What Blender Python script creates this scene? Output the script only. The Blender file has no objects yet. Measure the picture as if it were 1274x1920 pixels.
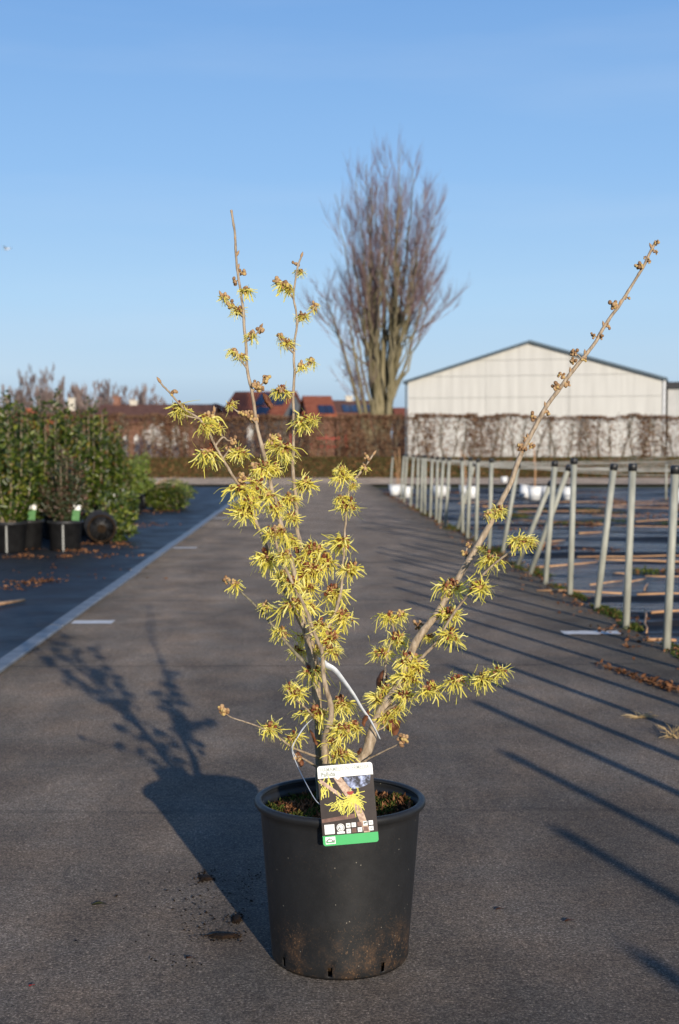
import bpy, bmesh, math, random
import numpy as np
from mathutils import Vector, Matrix, Quaternion, noise as mnoise

R = math.radians
random.seed(7)
rng = np.random.default_rng(11)
scene = bpy.context.scene
col = scene.collection

# ------------------------------------------------------------------ camera
FPX, CX, CY, H = 2500.0, 637.0, 960.0, 1.15      # focal length / centre in photo pixels, eye height
YAW, PITCH = R(1.398), R(2.68)
cam_d = bpy.data.cameras.new('camera')
cam = bpy.data.objects.new('camera', cam_d)
col.objects.link(cam)
cam.location = (0, 0, H)
cam.rotation_euler = (math.pi / 2 - PITCH, 0, -YAW)
cam_d.sensor_fit = 'VERTICAL'
cam_d.sensor_height = 36.0
cam_d.sensor_width = 36.0
cam_d.lens = FPX / 1920 * 36.0
cam_d.clip_end = 3000
cam_d.clip_start = 0.05
cam_d.dof.use_dof = True
cam_d.dof.focus_distance = 3.0
cam_d.dof.aperture_fstop = 5.6
scene.camera = cam

# ------------------------------------------------------------------ world and sun
SUN_EL, SUN_AZ = 13.0, 16.4          # degrees; shadows run forward and to the left
world = bpy.data.worlds.new('World')
scene.world = world
world.use_nodes = True
wn, wl = world.node_tree.nodes, world.node_tree.links
bg = wn['Background']
sky = wn.new('ShaderNodeTexSky')
sky.sky_type = 'NISHITA'
sky.sun_disc = False
sky.sun_elevation = R(SUN_EL)
sky.sun_rotation = R(180 - SUN_AZ)
sky.altitude = 0
sky.air_density = 1.0
sky.dust_density = 0.3
sky.ozone_density = 2.0
# very thin high cirrus wisps
tc = wn.new('ShaderNodeTexCoord')
mp = wn.new('ShaderNodeMapping'); mp.inputs['Scale'].default_value = (1.2, 1.2, 9.0)
nz = wn.new('ShaderNodeTexNoise'); nz.inputs['Scale'].default_value = 1.7; nz.inputs['Detail'].default_value = 7
rp = wn.new('ShaderNodeValToRGB')
rp.color_ramp.elements[0].position = 0.50; rp.color_ramp.elements[0].color = (0, 0, 0, 1)
rp.color_ramp.elements[1].position = 0.85; rp.color_ramp.elements[1].color = (0.16, 0.16, 0.16, 1)
mx = wn.new('ShaderNodeMixRGB'); mx.inputs[2].default_value = (7.5, 8.2, 9.2, 1)
wl.new(tc.outputs['Generated'], mp.inputs['Vector']); wl.new(mp.outputs[0], nz.inputs['Vector'])
wl.new(nz.outputs[0], rp.inputs[0]); wl.new(rp.outputs[0], mx.inputs[0])
# clear winter blue: the physical sky blended with an elevation gradient that is the same all the way round
sx = wn.new('ShaderNodeSeparateXYZ'); wl.new(tc.outputs['Generated'], sx.inputs[0])
gr = wn.new('ShaderNodeValToRGB'); ge = gr.color_ramp.elements
GS = [(0.0, (3.0, 4.3, 6.4)), (0.022, (3.4, 4.85, 7.0)), (0.055, (5.0, 6.8, 8.9)), (0.11, (4.4, 6.8, 9.6)), (0.20, (3.0, 5.5, 9.3)), (0.33, (1.9, 4.1, 8.2)), (0.55, (0.85, 2.2, 5.4)), (1.0, (0.45, 1.25, 3.6))]
while len(ge) < len(GS): ge.new(0.5)
for k_, (p_, c_) in enumerate(GS): ge[k_].position = p_; ge[k_].color = (*[q / 10 for q in c_], 1)
sc10 = wn.new('ShaderNodeMixRGB'); sc10.blend_type = 'MULTIPLY'; sc10.inputs[0].default_value = 1.0; sc10.inputs[2].default_value = (10, 10, 10, 1)
wl.new(sx.outputs[2], gr.inputs[0]); wl.new(gr.outputs[0], sc10.inputs[1])
bl_ = wn.new('ShaderNodeMixRGB'); bl_.inputs[0].default_value = 0.85
wl.new(sky.outputs[0], bl_.inputs[1]); wl.new(sc10.outputs[0], bl_.inputs[2])
wl.new(bl_.outputs[0], mx.inputs[1]); wl.new(mx.outputs[0], bg.inputs['Color'])
bg.inputs['Strength'].default_value = 0.092

sun_d = bpy.data.lights.new('sun', 'SUN')
sun_d.energy = 4.7
sun_d.angle = R(0.55)
sun_d.color = (1.0, 0.89, 0.74)
sun = bpy.data.objects.new('sun', sun_d)
col.objects.link(sun)
sdir = Vector((-math.sin(R(SUN_AZ)) * math.cos(R(SUN_EL)), math.cos(R(SUN_AZ)) * math.cos(R(SUN_EL)), -math.sin(R(SUN_EL))))
sun.rotation_euler = sdir.to_track_quat('-Z', 'Y').to_euler()
sun.location = (3, -6, 6)

vs = scene.view_settings
vs.view_transform = 'Standard'; vs.look = 'None'; vs.gamma = 1.0; vs.exposure = 0.12
vs.use_curve_mapping = False
scene.cycles.use_denoising = True
scene.cycles.max_bounces = 6
scene.cycles.transparent_max_bounces = 6
scene.cycles.sample_clamp_indirect = 4

# ------------------------------------------------------------------ helpers
_cr = cam.rotation_euler.to_matrix()
RIGHT, UP, FWD = _cr @ Vector((1, 0, 0)), _cr @ Vector((0, 1, 0)), _cr @ Vector((0, 0, -1))
EYE = Vector((0, 0, H))

def ray(x, y):
    return FWD * FPX + RIGHT * (x - CX) + UP * (CY - y)
def at(x, y, Y):
    d = ray(x, y); return EYE + d * (Y / d.y)
def ground(x, y, z=0.0):
    d = ray(x, y); return EYE + d * ((z - H) / d.z)

def tag(o, label=None, cat=None, group=None, kind=None):
    if label: o['label'] = label
    if cat: o['category'] = cat
    if group: o['group'] = group
    if kind: o['kind'] = kind
    return o
def empty(name, loc=(0, 0, 0), rz=0.0):
    o = bpy.data.objects.new(name, None); o.empty_display_size = 0.1
    o.location = loc; o.rotation_euler = (0, 0, rz); col.objects.link(o); return o
def link(name, me, parent=None, loc=None, rot=None, sc=None):
    o = bpy.data.objects.new(name, me); col.objects.link(o)
    if parent: o.parent = parent
    if loc is not None: o.location = loc
    if rot is not None: o.rotation_euler = rot
    if sc is not None: o.scale = (sc, sc, sc) if not hasattr(sc, '__len__') else sc
    return o
def copy_tree(o, parent=None):
    c = o.copy(); col.objects.link(c); c.parent = parent
    for ch in list(o.children): copy_tree(ch, c)
    return c

class MB:
    """collects faces; build() links them as one mesh object"""
    def __init__(s): s.v, s.f = [], []
    def add(s, vs_, fs_):
        n = len(s.v); s.v += [tuple(p) for p in vs_]; s.f += [tuple(i + n for i in q) for q in fs_]; return s
    def box(s, lo, hi):
        x0, y0, z0 = lo; x1, y1, z1 = hi
        return s.add([(x0,y0,z0),(x1,y0,z0),(x1,y1,z0),(x0,y1,z0),(x0,y0,z1),(x1,y0,z1),(x1,y1,z1),(x0,y1,z1)],
                     [(0,3,2,1),(4,5,6,7),(0,1,5,4),(1,2,6,5),(2,3,7,6),(3,0,4,7)])
    def tube(s, pts, rad, n=8, cap=True):
        pts = [Vector(p) for p in pts]
        if not hasattr(rad, '__len__'): rad = [rad] * len(pts)
        t = (pts[1] - pts[0]).normalized()
        a = t.orthogonal().normalized()
        base = len(s.v)
        for i, p in enumerate(pts):
            if 0 < i < len(pts) - 1: t2 = (pts[i + 1] - pts[i - 1])
            elif i: t2 = (pts[i] - pts[i - 1])
            else: t2 = (pts[1] - pts[0])
            if t2.length > 1e-9: t2 = t2.normalized()
            else: t2 = t
            a = (a - t2 * a.dot(t2)); a = a.normalized() if a.length > 1e-6 else t2.orthogonal().normalized()
            b = t2.cross(a); t = t2
            for k in range(n):
                w = 2 * math.pi * k / n
                s.v.append(tuple(p + (a * math.cos(w) + b * math.sin(w)) * rad[i]))
        for i in range(len(pts) - 1):
            for k in range(n):
                k2 = (k + 1) % n
                s.f.append((base + i*n + k, base + i*n + k2, base + (i+1)*n + k2, base + (i+1)*n + k))
        if cap:
            s.f.append(tuple(base + k for k in range(n))[::-1])
            s.f.append(tuple(base + (len(pts)-1)*n + k for k in range(n)))
        return s
    def lathe(s, prof, n=32, c=(0, 0, 0), closed=False):
        base = len(s.v); m = len(prof)
        for r, z in prof:
            for k in range(n):
                w = 2 * math.pi * k / n
                s.v.append((c[0] + r * math.cos(w), c[1] + r * math.sin(w), c[2] + z))
        for i in range(m - 1 if not closed else m):
            j = (i + 1) % m
            for k in range(n):
                k2 = (k + 1) % n
                s.f.append((base + i*n + k, base + i*n + k2, base + j*n + k2, base + j*n + k))
        return s
    def ball(s, c, r, n=7, m=5, sq=(1, 1, 1)):
        prof = []
        base = len(s.v)
        for i in range(m + 1):
            th = math.pi * i / m
            for k in range(n):
                w = 2 * math.pi * k / n
                s.v.append((c[0] + r*sq[0]*math.sin(th)*math.cos(w), c[1] + r*sq[1]*math.sin(th)*math.sin(w), c[2] + r*sq[2]*math.cos(th)))
        for i in range(m):
            for k in range(n):
                k2 = (k + 1) % n
                s.f.append((base + (i+1)*n + k, base + (i+1)*n + k2, base + i*n + k2, base + i*n + k))
        return s
    def mesh(s, name, mat, smooth=False):
        me = bpy.data.meshes.new(name); me.from_pydata(s.v, [], s.f)
        if mat: me.materials.append(mat)
        if smooth: me.polygons.foreach_set('use_smooth', [True] * len(me.polygons))
        me.update(); return me
    def build(s, name, mat, parent=None, smooth=False):
        return link(name, s.mesh(name, mat, smooth), parent)

def fast_mesh(name, verts, faces, mat, smooth=False):
    """verts (N,3), faces (M,K) numpy arrays"""
    me = bpy.data.meshes.new(name)
    M, K = faces.shape
    me.vertices.add(len(verts)); me.vertices.foreach_set('co', verts.astype(np.float32).ravel())
    me.loops.add(M * K); me.loops.foreach_set('vertex_index', faces.astype(np.int32).ravel())
    me.polygons.add(M); me.polygons.foreach_set('loop_start', np.arange(0, M * K, K, dtype=np.int32))
    if smooth: me.polygons.foreach_set('use_smooth', np.ones(M, dtype=bool))
    me.materials.append(mat); me.update(calc_edges=True); me.validate(); return me

def unit(a): return a / (np.linalg.norm(a, axis=-1, keepdims=True) + 1e-9)

def leaf_cloud(name, P, D, L, W, mat, fold=0.25):
    """folded diamond leaves: bases P, directions D, lengths L, widths W"""
    N = len(P); D = unit(D)
    S = unit(np.cross(D, unit(rng.normal(size=(N, 3)))))
    Nn = np.cross(S, D)
    L = np.asarray(L).reshape(-1, 1) * np.ones((N, 1)); W = np.asarray(W).reshape(-1, 1) * np.ones((N, 1))
    mid = P + D * L * 0.45
    v = np.stack([P, mid + S * W / 2 + Nn * W * fold, P + D * L - Nn * L * 0.08, mid - S * W / 2 + Nn * W * fold], 1).reshape(-1, 3)
    i = np.arange(N)[:, None] * 4
    f = np.concatenate([i + np.array([[0, 1, 2]]), i + np.array([[0, 2, 3]])], 0)
    return fast_mesh(name, v, f, mat)

def smooth_path(pts, step=None, sub=4):
    P = [Vector(p) for p in pts]; out = []
    for i in range(len(P) - 1):
        p0 = P[max(i - 1, 0)]; p1 = P[i]; p2 = P[i + 1]; p3 = P[min(i + 2, len(P) - 1)]
        for k in range(sub):
            t = k / sub
            out.append(0.5 * ((2*p1) + (p2 - p0)*t + (2*p0 - 5*p1 + 4*p2 - p3)*t*t + (-p0 + 3*p1 - 3*p2 + p3)*t**3))
    out.append(P[-1]); return out

# ------------------------------------------------------------------ materials
MATS = {}
class NT:
    def __init__(s, name):
        s.m = bpy.data.materials.new(name); s.m.use_nodes = True
        s.n, s.l = s.m.node_tree.nodes, s.m.node_tree.links
        s.b = s.n['Principled BSDF']; s.out = s.n['Material Output']
        s.tc = s.n.new('ShaderNodeTexCoord'); MATS[name] = s.m
    def noise(s, scale, detail=4, rough=0.55, stretch=None, dist=0.0, src='Object'):
        t = s.n.new('ShaderNodeTexNoise'); t.inputs['Scale'].default_value = scale
        t.inputs['Detail'].default_value = detail; t.inputs['Roughness'].default_value = rough
        t.inputs['Distortion'].default_value = dist
        if stretch:
            m = s.n.new('ShaderNodeMapping'); m.inputs['Scale'].default_value = stretch
            s.l.new(s.tc.outputs[src], m.inputs['Vector']); s.l.new(m.outputs[0], t.inputs['Vector'])
        else: s.l.new(s.tc.outputs[src], t.inputs['Vector'])
        return t.outputs['Fac']
    def voro(s, scale, feature='F1', out='Distance'):
        t = s.n.new('ShaderNodeTexVoronoi'); t.inputs['Scale'].default_value = scale; t.feature = feature
        s.l.new(s.tc.outputs['Object'], t.inputs['Vector']); return t.outputs[out]
    def ramp(s, fac, stops):
        r = s.n.new('ShaderNodeValToRGB'); e = r.color_ramp.elements
        while len(e) < len(stops): e.new(0.5)
        for k, (p, c) in enumerate(stops):
            e[k].position = p
            c = (c, c, c) if not hasattr(c, '__len__') else c
            e[k].color = (*c[:3], 1)
        s.l.new(fac, r.inputs[0]); return r.outputs[0]
    def mix(s, fac, a, b, mode='MIX'):
        m = s.n.new('ShaderNodeMixRGB'); m.blend_type = mode
        for k, x in ((0, fac), (1, a), (2, b)):
            if hasattr(x, 'is_linked'): s.l.new(x, m.inputs[k])
            else: m.inputs[k].default_value = x if k == 0 else (*x[:3], 1)
        return m.outputs[0]
    def math(s, op, a, b=0.0, c=None):
        m = s.n.new('ShaderNodeMath'); m.operation = op
        for k, x in enumerate((a, b) if c is None else (a, b, c)):
            if hasattr(x, 'is_linked'): s.l.new(x, m.inputs[k])
            else: m.inputs[k].default_value = x
        return m.outputs[0]
    def sep(s, src='Object'):
        x = s.n.new('ShaderNodeSeparateXYZ'); s.l.new(s.tc.outputs[src], x.inputs[0]); return x.outputs
    def island(s):
        g = s.n.new('ShaderNodeNewGeometry'); return g.outputs['Random Per Island']
    def objrand(s):
        g = s.n.new('ShaderNodeObjectInfo'); return g.outputs['Random']
    def set(s, color=None, rough=None, spec=None, metal=None, diffrough=None):
        for key, x in (('Base Color', color), ('Roughness', rough), ('Specular IOR Level', spec), ('Metallic', metal), ('Diffuse Roughness', diffrough)):
            if x is None: continue
            if hasattr(x, 'is_linked'): s.l.new(x, s.b.inputs[key])
            else: s.b.inputs[key].default_value = (*x[:3], 1) if key == 'Base Color' else x
        return s
    def bump(s, h, strength=0.5, dist=0.01, chain=None):
        b = s.n.new('ShaderNodeBump'); b.inputs['Strength'].default_value = strength; b.inputs['Distance'].default_value = dist
        s.l.new(h, b.inputs['Height'])
        if chain: s.l.new(chain, b.inputs['Normal'])
        s.l.new(b.outputs[0], s.b.inputs['Normal']); return b.outputs[0]
    def translucent(s, color, fac):
        t = s.n.new('ShaderNodeBsdfTranslucent')
        if hasattr(color, 'is_linked'): s.l.new(color, t.inputs[0])
        else: t.inputs[0].default_value = (*color, 1)
        m = s.n.new('ShaderNodeMixShader'); m.inputs[0].default_value = fac
        s.l.new(s.b.outputs[0], m.inputs[1]); s.l.new(t.outputs[0], m.inputs[2]); s.l.new(m.outputs[0], s.out.inputs[0])

def simple(name, c1, c2, scale=8, rough=0.7, bump=0.3, bdist=0.003, spec=0.3, stretch=None, detail=5, lo=0.35, hi=0.65):
    t = NT(name); f = t.noise(scale, detail, 0.6, stretch)
    t.set(t.ramp(f, [(lo, c1), (hi, c2)]), rough, spec)
    if bump: t.bump(t.noise(scale * 3, 4, 0.6, stretch), bump, bdist)
    return t.m
def leafmat(name, stops, rough=0.5, trans=0.25, spec=0.3):
    t = NT(name); c = t.ramp(t.island(), stops); t.set(c, rough, spec); t.translucent(c, trans); return t.m

# asphalt: grey-brown aggregate, blotches, a faint transverse seam
def asphalt(name, k=1.0, seam=True):
    t = NT(name)
    fine = t.noise(150, 5, 0.85)
    c = t.ramp(fine, [(0.36, (0.032*k, 0.027*k, 0.022*k)), (0.48, (0.098*k, 0.082*k, 0.067*k)), (0.56, (0.172*k, 0.145*k, 0.119*k)), (0.66, (0.44*k, 0.385*k, 0.325*k))])
    grit = t.ramp(t.noise(45, 4, 0.8), [(0.35, 0.62), (0.65, 1.38)])
    c = t.mix(1.0, c, grit, 'MULTIPLY')
    blot = t.ramp(t.noise(0.9, 8, 0.68), [(0.32, 0.62), (0.5, 1.0), (0.68, 1.34)])
    c = t.mix(1.0, c, blot, 'MULTIPLY')
    smear_ = t.ramp(t.noise(2.4, 6, 0.7, (1.0, 0.4, 1.0), 0.6), [(0.38, 0.78), (0.62, 1.15)])
    c = t.mix(1.0, c, smear_, 'MULTIPLY')
    lane = t.ramp(t.noise(1.1, 4, 0.6, (1.0, 0.08, 1.0)), [(0.3, 0.80), (0.7, 1.16)])
    c = t.mix(1.0, c, lane, 'MULTIPLY')
    warm = t.ramp(t.noise(3, 5, 0.65), [(0.35, (0.98, 1.0, 1.02)), (0.7, (1.10, 0.99, 0.88))])
    c = t.mix(1.0, c, warm, 'MULTIPLY')
    spot = t.ramp(t.voro(16.0), [(0.03, (2.4, 2.3, 2.1)), (0.06, (1, 1, 1))])
    c = t.mix(1.0, c, spot, 'MULTIPLY')
    if seam:
        xyz = t.sep(); wob = t.math('MULTIPLY', t.noise(3, 3), 0.10)
        for yy, w, a in ((7.12, 0.012, 0.45), (13.6, 0.03, 0.6), (4.25, 0.02, 0.8), (10.2, 0.06, 0.75), (19.5, .08, .7), (27, .1, .7)):
            d = t.math('ABSOLUTE', t.math('SUBTRACT', t.math('ADD', xyz[1], wob), yy))
            c = t.mix(1.0, c, t.ramp(t.math('MULTIPLY', d, 1.0 / (w * 2)), [(0.25, a), (0.6, 1.0)]), 'MULTIPLY')
        # dark damp margin and green-brown grime along both sides
        ed = t.math('MAXIMUM', t.math('SUBTRACT', xyz[0], 1.45), t.math('SUBTRACT', -1.25, xyz[0]))
        ed = t.math('ADD', ed, t.math('MULTIPLY', t.math('SUBTRACT', t.noise(2.5, 5, .7), 0.5), 0.9))
        c = t.mix(1.0, c, t.ramp(ed, [(0.0, (1, 1, 1)), (0.5, (0.62, 0.62, 0.56))]), 'MULTIPLY')
    t.set(c, 0.8, 0.3, diffrough=1.0)
    b = t.bump(t.noise(180, 4, 0.8), 1.0, 0.008)
    t.bump(t.noise(45, 3, 0.6), 0.4, 0.008, b)
    return t.m
asphalt('asphalt', 1.22); asphalt('asphalt_far', 1.8, False)

t = NT('weed_mat')
c = t.ramp(t.noise(1.1, 6, 0.65), [(0.35, (0.014, 0.016, 0.020)), (0.7, (0.030, 0.031, 0.033))])
dust = t.ramp(t.noise(14, 5, 0.7), [(0.62, 0.0), (0.8, 0.35)])
c = t.mix(dust, c, (0.10, 0.07, 0.045))
t.set(c, t.ramp(t.noise(2.2, 4), [(0.35, 0.42), (0.65, 0.65)]), 0.28)
t.bump(t.noise(40, 4, 0.6), 0.25, 0.01, t.bump(t.noise(2.5, 3), 0.3, 0.05))

t = NT('wet_mat')
pud = t.ramp(t.noise(0.8, 5, 0.6, (0.35, 1.5, 1)), [(0.44, 0.0), (0.52, 1.0)])
dirt = t.ramp(t.noise(1.7, 6, 0.7, (0.5, 1.3, 1)), [(0.52, 0.0), (0.62, 1.0)])
c = t.mix(dirt, (0.010, 0.011, 0.015), (0.040, 0.028, 0.018))
c = t.mix(t.math('MULTIPLY', pud, 0.7), c, (0.008, 0.010, 0.016))
rg = t.mix(pud, (0.75, 0.75, 0.75), (0.22, 0.22, 0.22))
t.set(c, rg, t.mix(pud, (0.10, 0.10, 0.10), (0.24, 0.24, 0.24)))
t.bump(t.noise(11, 4, 0.6, (0.5, 2.0, 1)), 0.8, 0.05, t.bump(t.noise(2.2, 3, 0.5, (0.4, 1.8, 1)), 0.9, 0.12))

simple('field', (0.055, 0.06, 0.02), (0.12, 0.10, 0.045), 1.5, 0.95, 0.5, 0.03, 0.1)
simple('edging', (0.12, 0.125, 0.13), (0.24, 0.245, 0.25), 5, 0.45, 0.3, 0.003, 0.5)
simple('road_paint', (0.60, 0.56, 0.50), (0.84, 0.80, 0.73), 30, 0.8, 0.4, 0.002, 0.2)
simple('galvanised', (0.25, 0.25, 0.205), (0.38, 0.38, 0.315), 7, 0.5, 0.15, 0.001, 0.4, (6, 6, 1))
simple('cap_plastic', (0.012, 0.012, 0.013), (0.03, 0.03, 0.03), 20, 0.4, 0.1, 0.001, 0.5)
simple('white_plastic', (0.66, 0.67, 0.68), (0.80, 0.80, 0.79), 5, 0.5, 0.05, 0.001, 0.4)
simple('cord', (0.26, 0.26, 0.24), (0.42, 0.42, 0.39), 5, 0.8, 0, 0, 0.2)
simple('bamboo', (0.36, 0.19, 0.095), (0.56, 0.34, 0.18), 4, 0.65, 0.2, 0.002, 0.25, (1, 5, 5))
simple('soil', (0.008, 0.006, 0.004), (0.045, 0.028, 0.016), 60, 0.95, 1.0, 0.01, 0.1)
simple('damp_soil', (0.010, 0.007, 0.005), (0.028, 0.016, 0.009), 60, 0.9, 0.6, 0.006, 0.15)
leafmat('litter', [(0.0, (0.05, 0.022, 0.010)), (0.5, (0.17, 0.075, 0.035)), (1.0, (0.32, 0.16, 0.075))], 0.8, 0.1, 0.1)
leafmat('straw', [(0.0, (0.36, 0.24, 0.10)), (1.0, (0.60, 0.45, 0.24))], 0.7, 0.1, 0.2)
leafmat('moss', [(0.0, (0.022, 0.040, 0.008)), (0.6, (0.07, 0.10, 0.02)), (0.85, (0.12, 0.13, 0.03)), (1.0, (0.18, 0.08, 0.03))], 0.8, 0.2, 0.1)
leafmat('verge_grass', [(0.0, (0.05, 0.06, 0.02)), (0.5, (0.10, 0.10, 0.035)), (1.0, (0.16, 0.12, 0.05))], 0.9, 0.2, 0.05)
leafmat('laurel_leaf', [(0.0, (0.016, 0.032, 0.005)), (0.5, (0.042, 0.070, 0.009)), (0.8, (0.095, 0.13, 0.015)), (0.94, (0.23, 0.26, 0.04)), (1.0, (0.19, 0.06, 0.022))], 0.35, 0.2, 0.5)
leafmat('dark_leaf', [(0.0, (0.020, 0.035, 0.012)), (0.5, (0.040, 0.055, 0.020)), (0.8, (0.075, 0.055, 0.035)), (1.0, (0.12, 0.05, 0.035))], 0.4, 0.15, 0.4)
leafmat('light_leaf', [(0.0, (0.07, 0.12, 0.02)), (0.6, (0.17, 0.23, 0.04)), (1.0, (0.29, 0.33, 0.07))], 0.4, 0.25, 0.4)
leafmat('beech_leaf', [(0.0, (0.095, 0.046, 0.026)), (0.5, (0.20, 0.105, 0.060)), (0.85, (0.30, 0.175, 0.10)), (1.0, (0.38, 0.25, 0.15))], 0.8, 0.25, 0.1)
t = NT('petal')
at_ = t.n.new('ShaderNodeAttribute'); at_.attribute_name = 'along'
c = t.ramp(t.island(), [(0.0, (0.78, 0.68, 0.10)), (0.5, (0.90, 0.80, 0.18)), (1.0, (0.93, 0.86, 0.32))])
c = t.mix(t.ramp(at_.outputs['Fac'], [(0.06, 1.0), (0.24, 0.0)]), c, (0.24, 0.045, 0.02))
t.set(c, 0.5, 0.2); t.translucent(c, 0.38)
leafmat('petal_print', [(0.0, (0.55, 0.50, 0.05)), (1.0, (0.76, 0.70, 0.14))], 0.4, 0.0, 0.3)
leafmat('calyx', [(0.0, (0.10, 0.022, 0.012)), (0.4, (0.20, 0.06, 0.025)), (0.7, (0.33, 0.18, 0.09)), (1.0, (0.46, 0.30, 0.10))], 0.7, 0.0, 0.2)
leafmat('bud', [(0.0, (0.20, 0.11, 0.055)), (0.5, (0.36, 0.22, 0.115)), (0.85, (0.48, 0.32, 0.17)), (1.0, (0.50, 0.36, 0.10))], 0.75, 0.0, 0.15)
t = NT('twig_bark')
f = t.noise(45, 6, 0.65, (3, 3, 0.8)); c = t.ramp(f, [(0.3, (0.16, 0.115, 0.075)), (0.5, (0.33, 0.255, 0.175)), (0.72, (0.50, 0.41, 0.31))])
len_ = t.ramp(t.voro(170), [(0.10, (1.35, 1.3, 1.2)), (0.22, (1, 1, 1))]); c = t.mix(1.0, c, len_, 'MULTIPLY')
t.set(c, 0.65, 0.25); t.bump(t.noise(160, 4, 0.6), 0.4, 0.001)
simple('trunk_bark', (0.10, 0.095, 0.06), (0.27, 0.23, 0.165), 40, 0.7, 0.4, 0.001, 0.25, (3, 3, 0.8))
t = NT('dead_leaf')
c = t.ramp(t.noise(60, 5, 0.6), [(0.3, (0.085, 0.028, 0.014)), (0.7, (0.26, 0.105, 0.05))]); t.set(c, 0.6, 0.3)
t.bump(t.noise(90, 4), 0.5, 0.002); t.translucent(c, 0.2)
simple('tree_bark', (0.11, 0.095, 0.05), (0.28, 0.24, 0.15), 2.2, 0.85, 0.5, 0.02, 0.15, (2, 2, 0.5))
simple('tree_twig', (0.17, 0.105, 0.11), (0.28, 0.195, 0.185), 1.5, 0.8, 0, 0, 0.1)
simple('far_twig', (0.17, 0.125, 0.12), (0.27, 0.21, 0.18), 0.8, 0.9, 0, 0, 0.05)
simple('hedge_stem', (0.11, 0.095, 0.07), (0.22, 0.19, 0.14), 6, 0.85, 0.3, 0.01, 0.1)
simple('hall_panel', (0.50, 0.49, 0.46), (0.59, 0.58, 0.545), 0.5, 0.55, 0.1, 0.004, 0.3, (6, 6, 0.4))
simple('hall_core', (0.30, 0.29, 0.27), (0.36, 0.35, 0.33), 1, 0.8, 0, 0, 0.2)
simple('roof_metal', (0.07, 0.10, 0.13), (0.10, 0.14, 0.17), 1, 0.5, 0, 0, 0.4)
simple('annex_wall', (0.40, 0.41, 0.41), (0.50, 0.50, 0.50), 1, 0.7, 0.1, 0.01, 0.3)
simple('roof_dark', (0.03, 0.03, 0.035), (0.05, 0.05, 0.055), 2, 0.6, 0, 0, 0.3)
simple('roof_red', (0.22, 0.065, 0.036), (0.34, 0.115, 0.065), 2.5, 0.85, 0.4, 0.03, 0.1, (1, 1, 4))
simple('roof_brown', (0.12, 0.058, 0.042), (0.19, 0.095, 0.068), 2.5, 0.85, 0.4, 0.03, 0.1, (1, 1, 4))
simple('roof_orange', (0.42, 0.12, 0.05), (0.55, 0.18, 0.08), 2.5, 0.85, 0.4, 0.03, 0.1)
simple('brick_wall', (0.17, 0.085, 0.06), (0.28, 0.15, 0.11), 5, 0.9, 0.4, 0.01, 0.1)
simple('grey_wall', (0.15, 0.16, 0.17), (0.21, 0.22, 0.23), 2, 0.9, 0.2, 0.01, 0.1)
simple('cream_wall', (0.50, 0.46, 0.38), (0.60, 0.56, 0.48), 2, 0.9, 0.2, 0.01, 0.1)
simple('white_wall', (0.62, 0.61, 0.58), (0.72, 0.71, 0.69), 2, 0.9, 0.2, 0.01, 0.1)
simple('solar', (0.014, 0.018, 0.035), (0.03, 0.036, 0.06), 3, 0.25, 0, 0, 0.5)
simple('red_paint', (0.45, 0.03, 0.025), (0.55, 0.05, 0.04), 3, 0.5, 0, 0, 0.3)
simple('gravestone', (0.50, 0.49, 0.46), (0.66, 0.65, 0.62), 2, 0.8, 0.3, 0.01, 0.1)
simple('nursery_pot', (0.012, 0.012, 0.013), (0.026, 0.026, 0.027), 12, 0.45, 0.2, 0.002, 0.4)
simple('tape', (0.50, 0.53, 0.57), (0.68, 0.70, 0.72), 60, 0.35, 0.3, 0.0006, 0.5)
simple('gull_white', (0.70, 0.71, 0.73), (0.80, 0.80, 0.80), 5, 0.8, 0, 0, 0.1)
simple('bird_dark', (0.04, 0.04, 0.045), (0.07, 0.07, 0.075), 5, 0.8, 0, 0, 0.1)
simple('tag_white', (0.80, 0.80, 0.77), (0.84, 0.84, 0.81), 5, 0.3, 0, 0, 0.5)
simple('tag_dark', (0.022, 0.014, 0.013), (0.034, 0.023, 0.020), 60, 0.28, 0, 0, 0.4)
simple('tag_green', (0.05, 0.40, 0.12), (0.07, 0.46, 0.14), 5, 0.3, 0, 0, 0.4)
simple('tag_grey', (0.16, 0.19, 0.15), (0.20, 0.23, 0.19), 5, 0.4, 0, 0, 0.3)
simple('card_green', (0.05, 0.16, 0.05), (0.12, 0.26, 0.10), 30, 0.4, 0, 0, 0.3)
simple('tag_ink', (0.10, 0.12, 0.10), (0.14, 0.16, 0.14), 5, 0.4, 0, 0, 0.3)
simple('tag_palegrey', (0.36, 0.39, 0.34), (0.42, 0.45, 0.40), 5, 0.4, 0, 0, 0.3)
simple('tag_twig', (0.30, 0.18, 0.12), (0.62, 0.46, 0.33), 160, 0.3, 0, 0, 0.4, (1, 1, 1))
simple('tag_sky', (0.02, 0.02, 0.03), (0.50, 0.58, 0.85), 90, 0.3, 0, 0, 0.4, (1, 1, 1), 5, 0.42, 0.68)
simple('tag_maroon', (0.30, 0.03, 0.02), (0.42, 0.05, 0.03), 60, 0.3, 0, 0, 0.4)
simple('tag_brown', (0.12, 0.06, 0.045), (0.22, 0.12, 0.09), 80, 0.3, 0, 0, 0.4)

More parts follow.
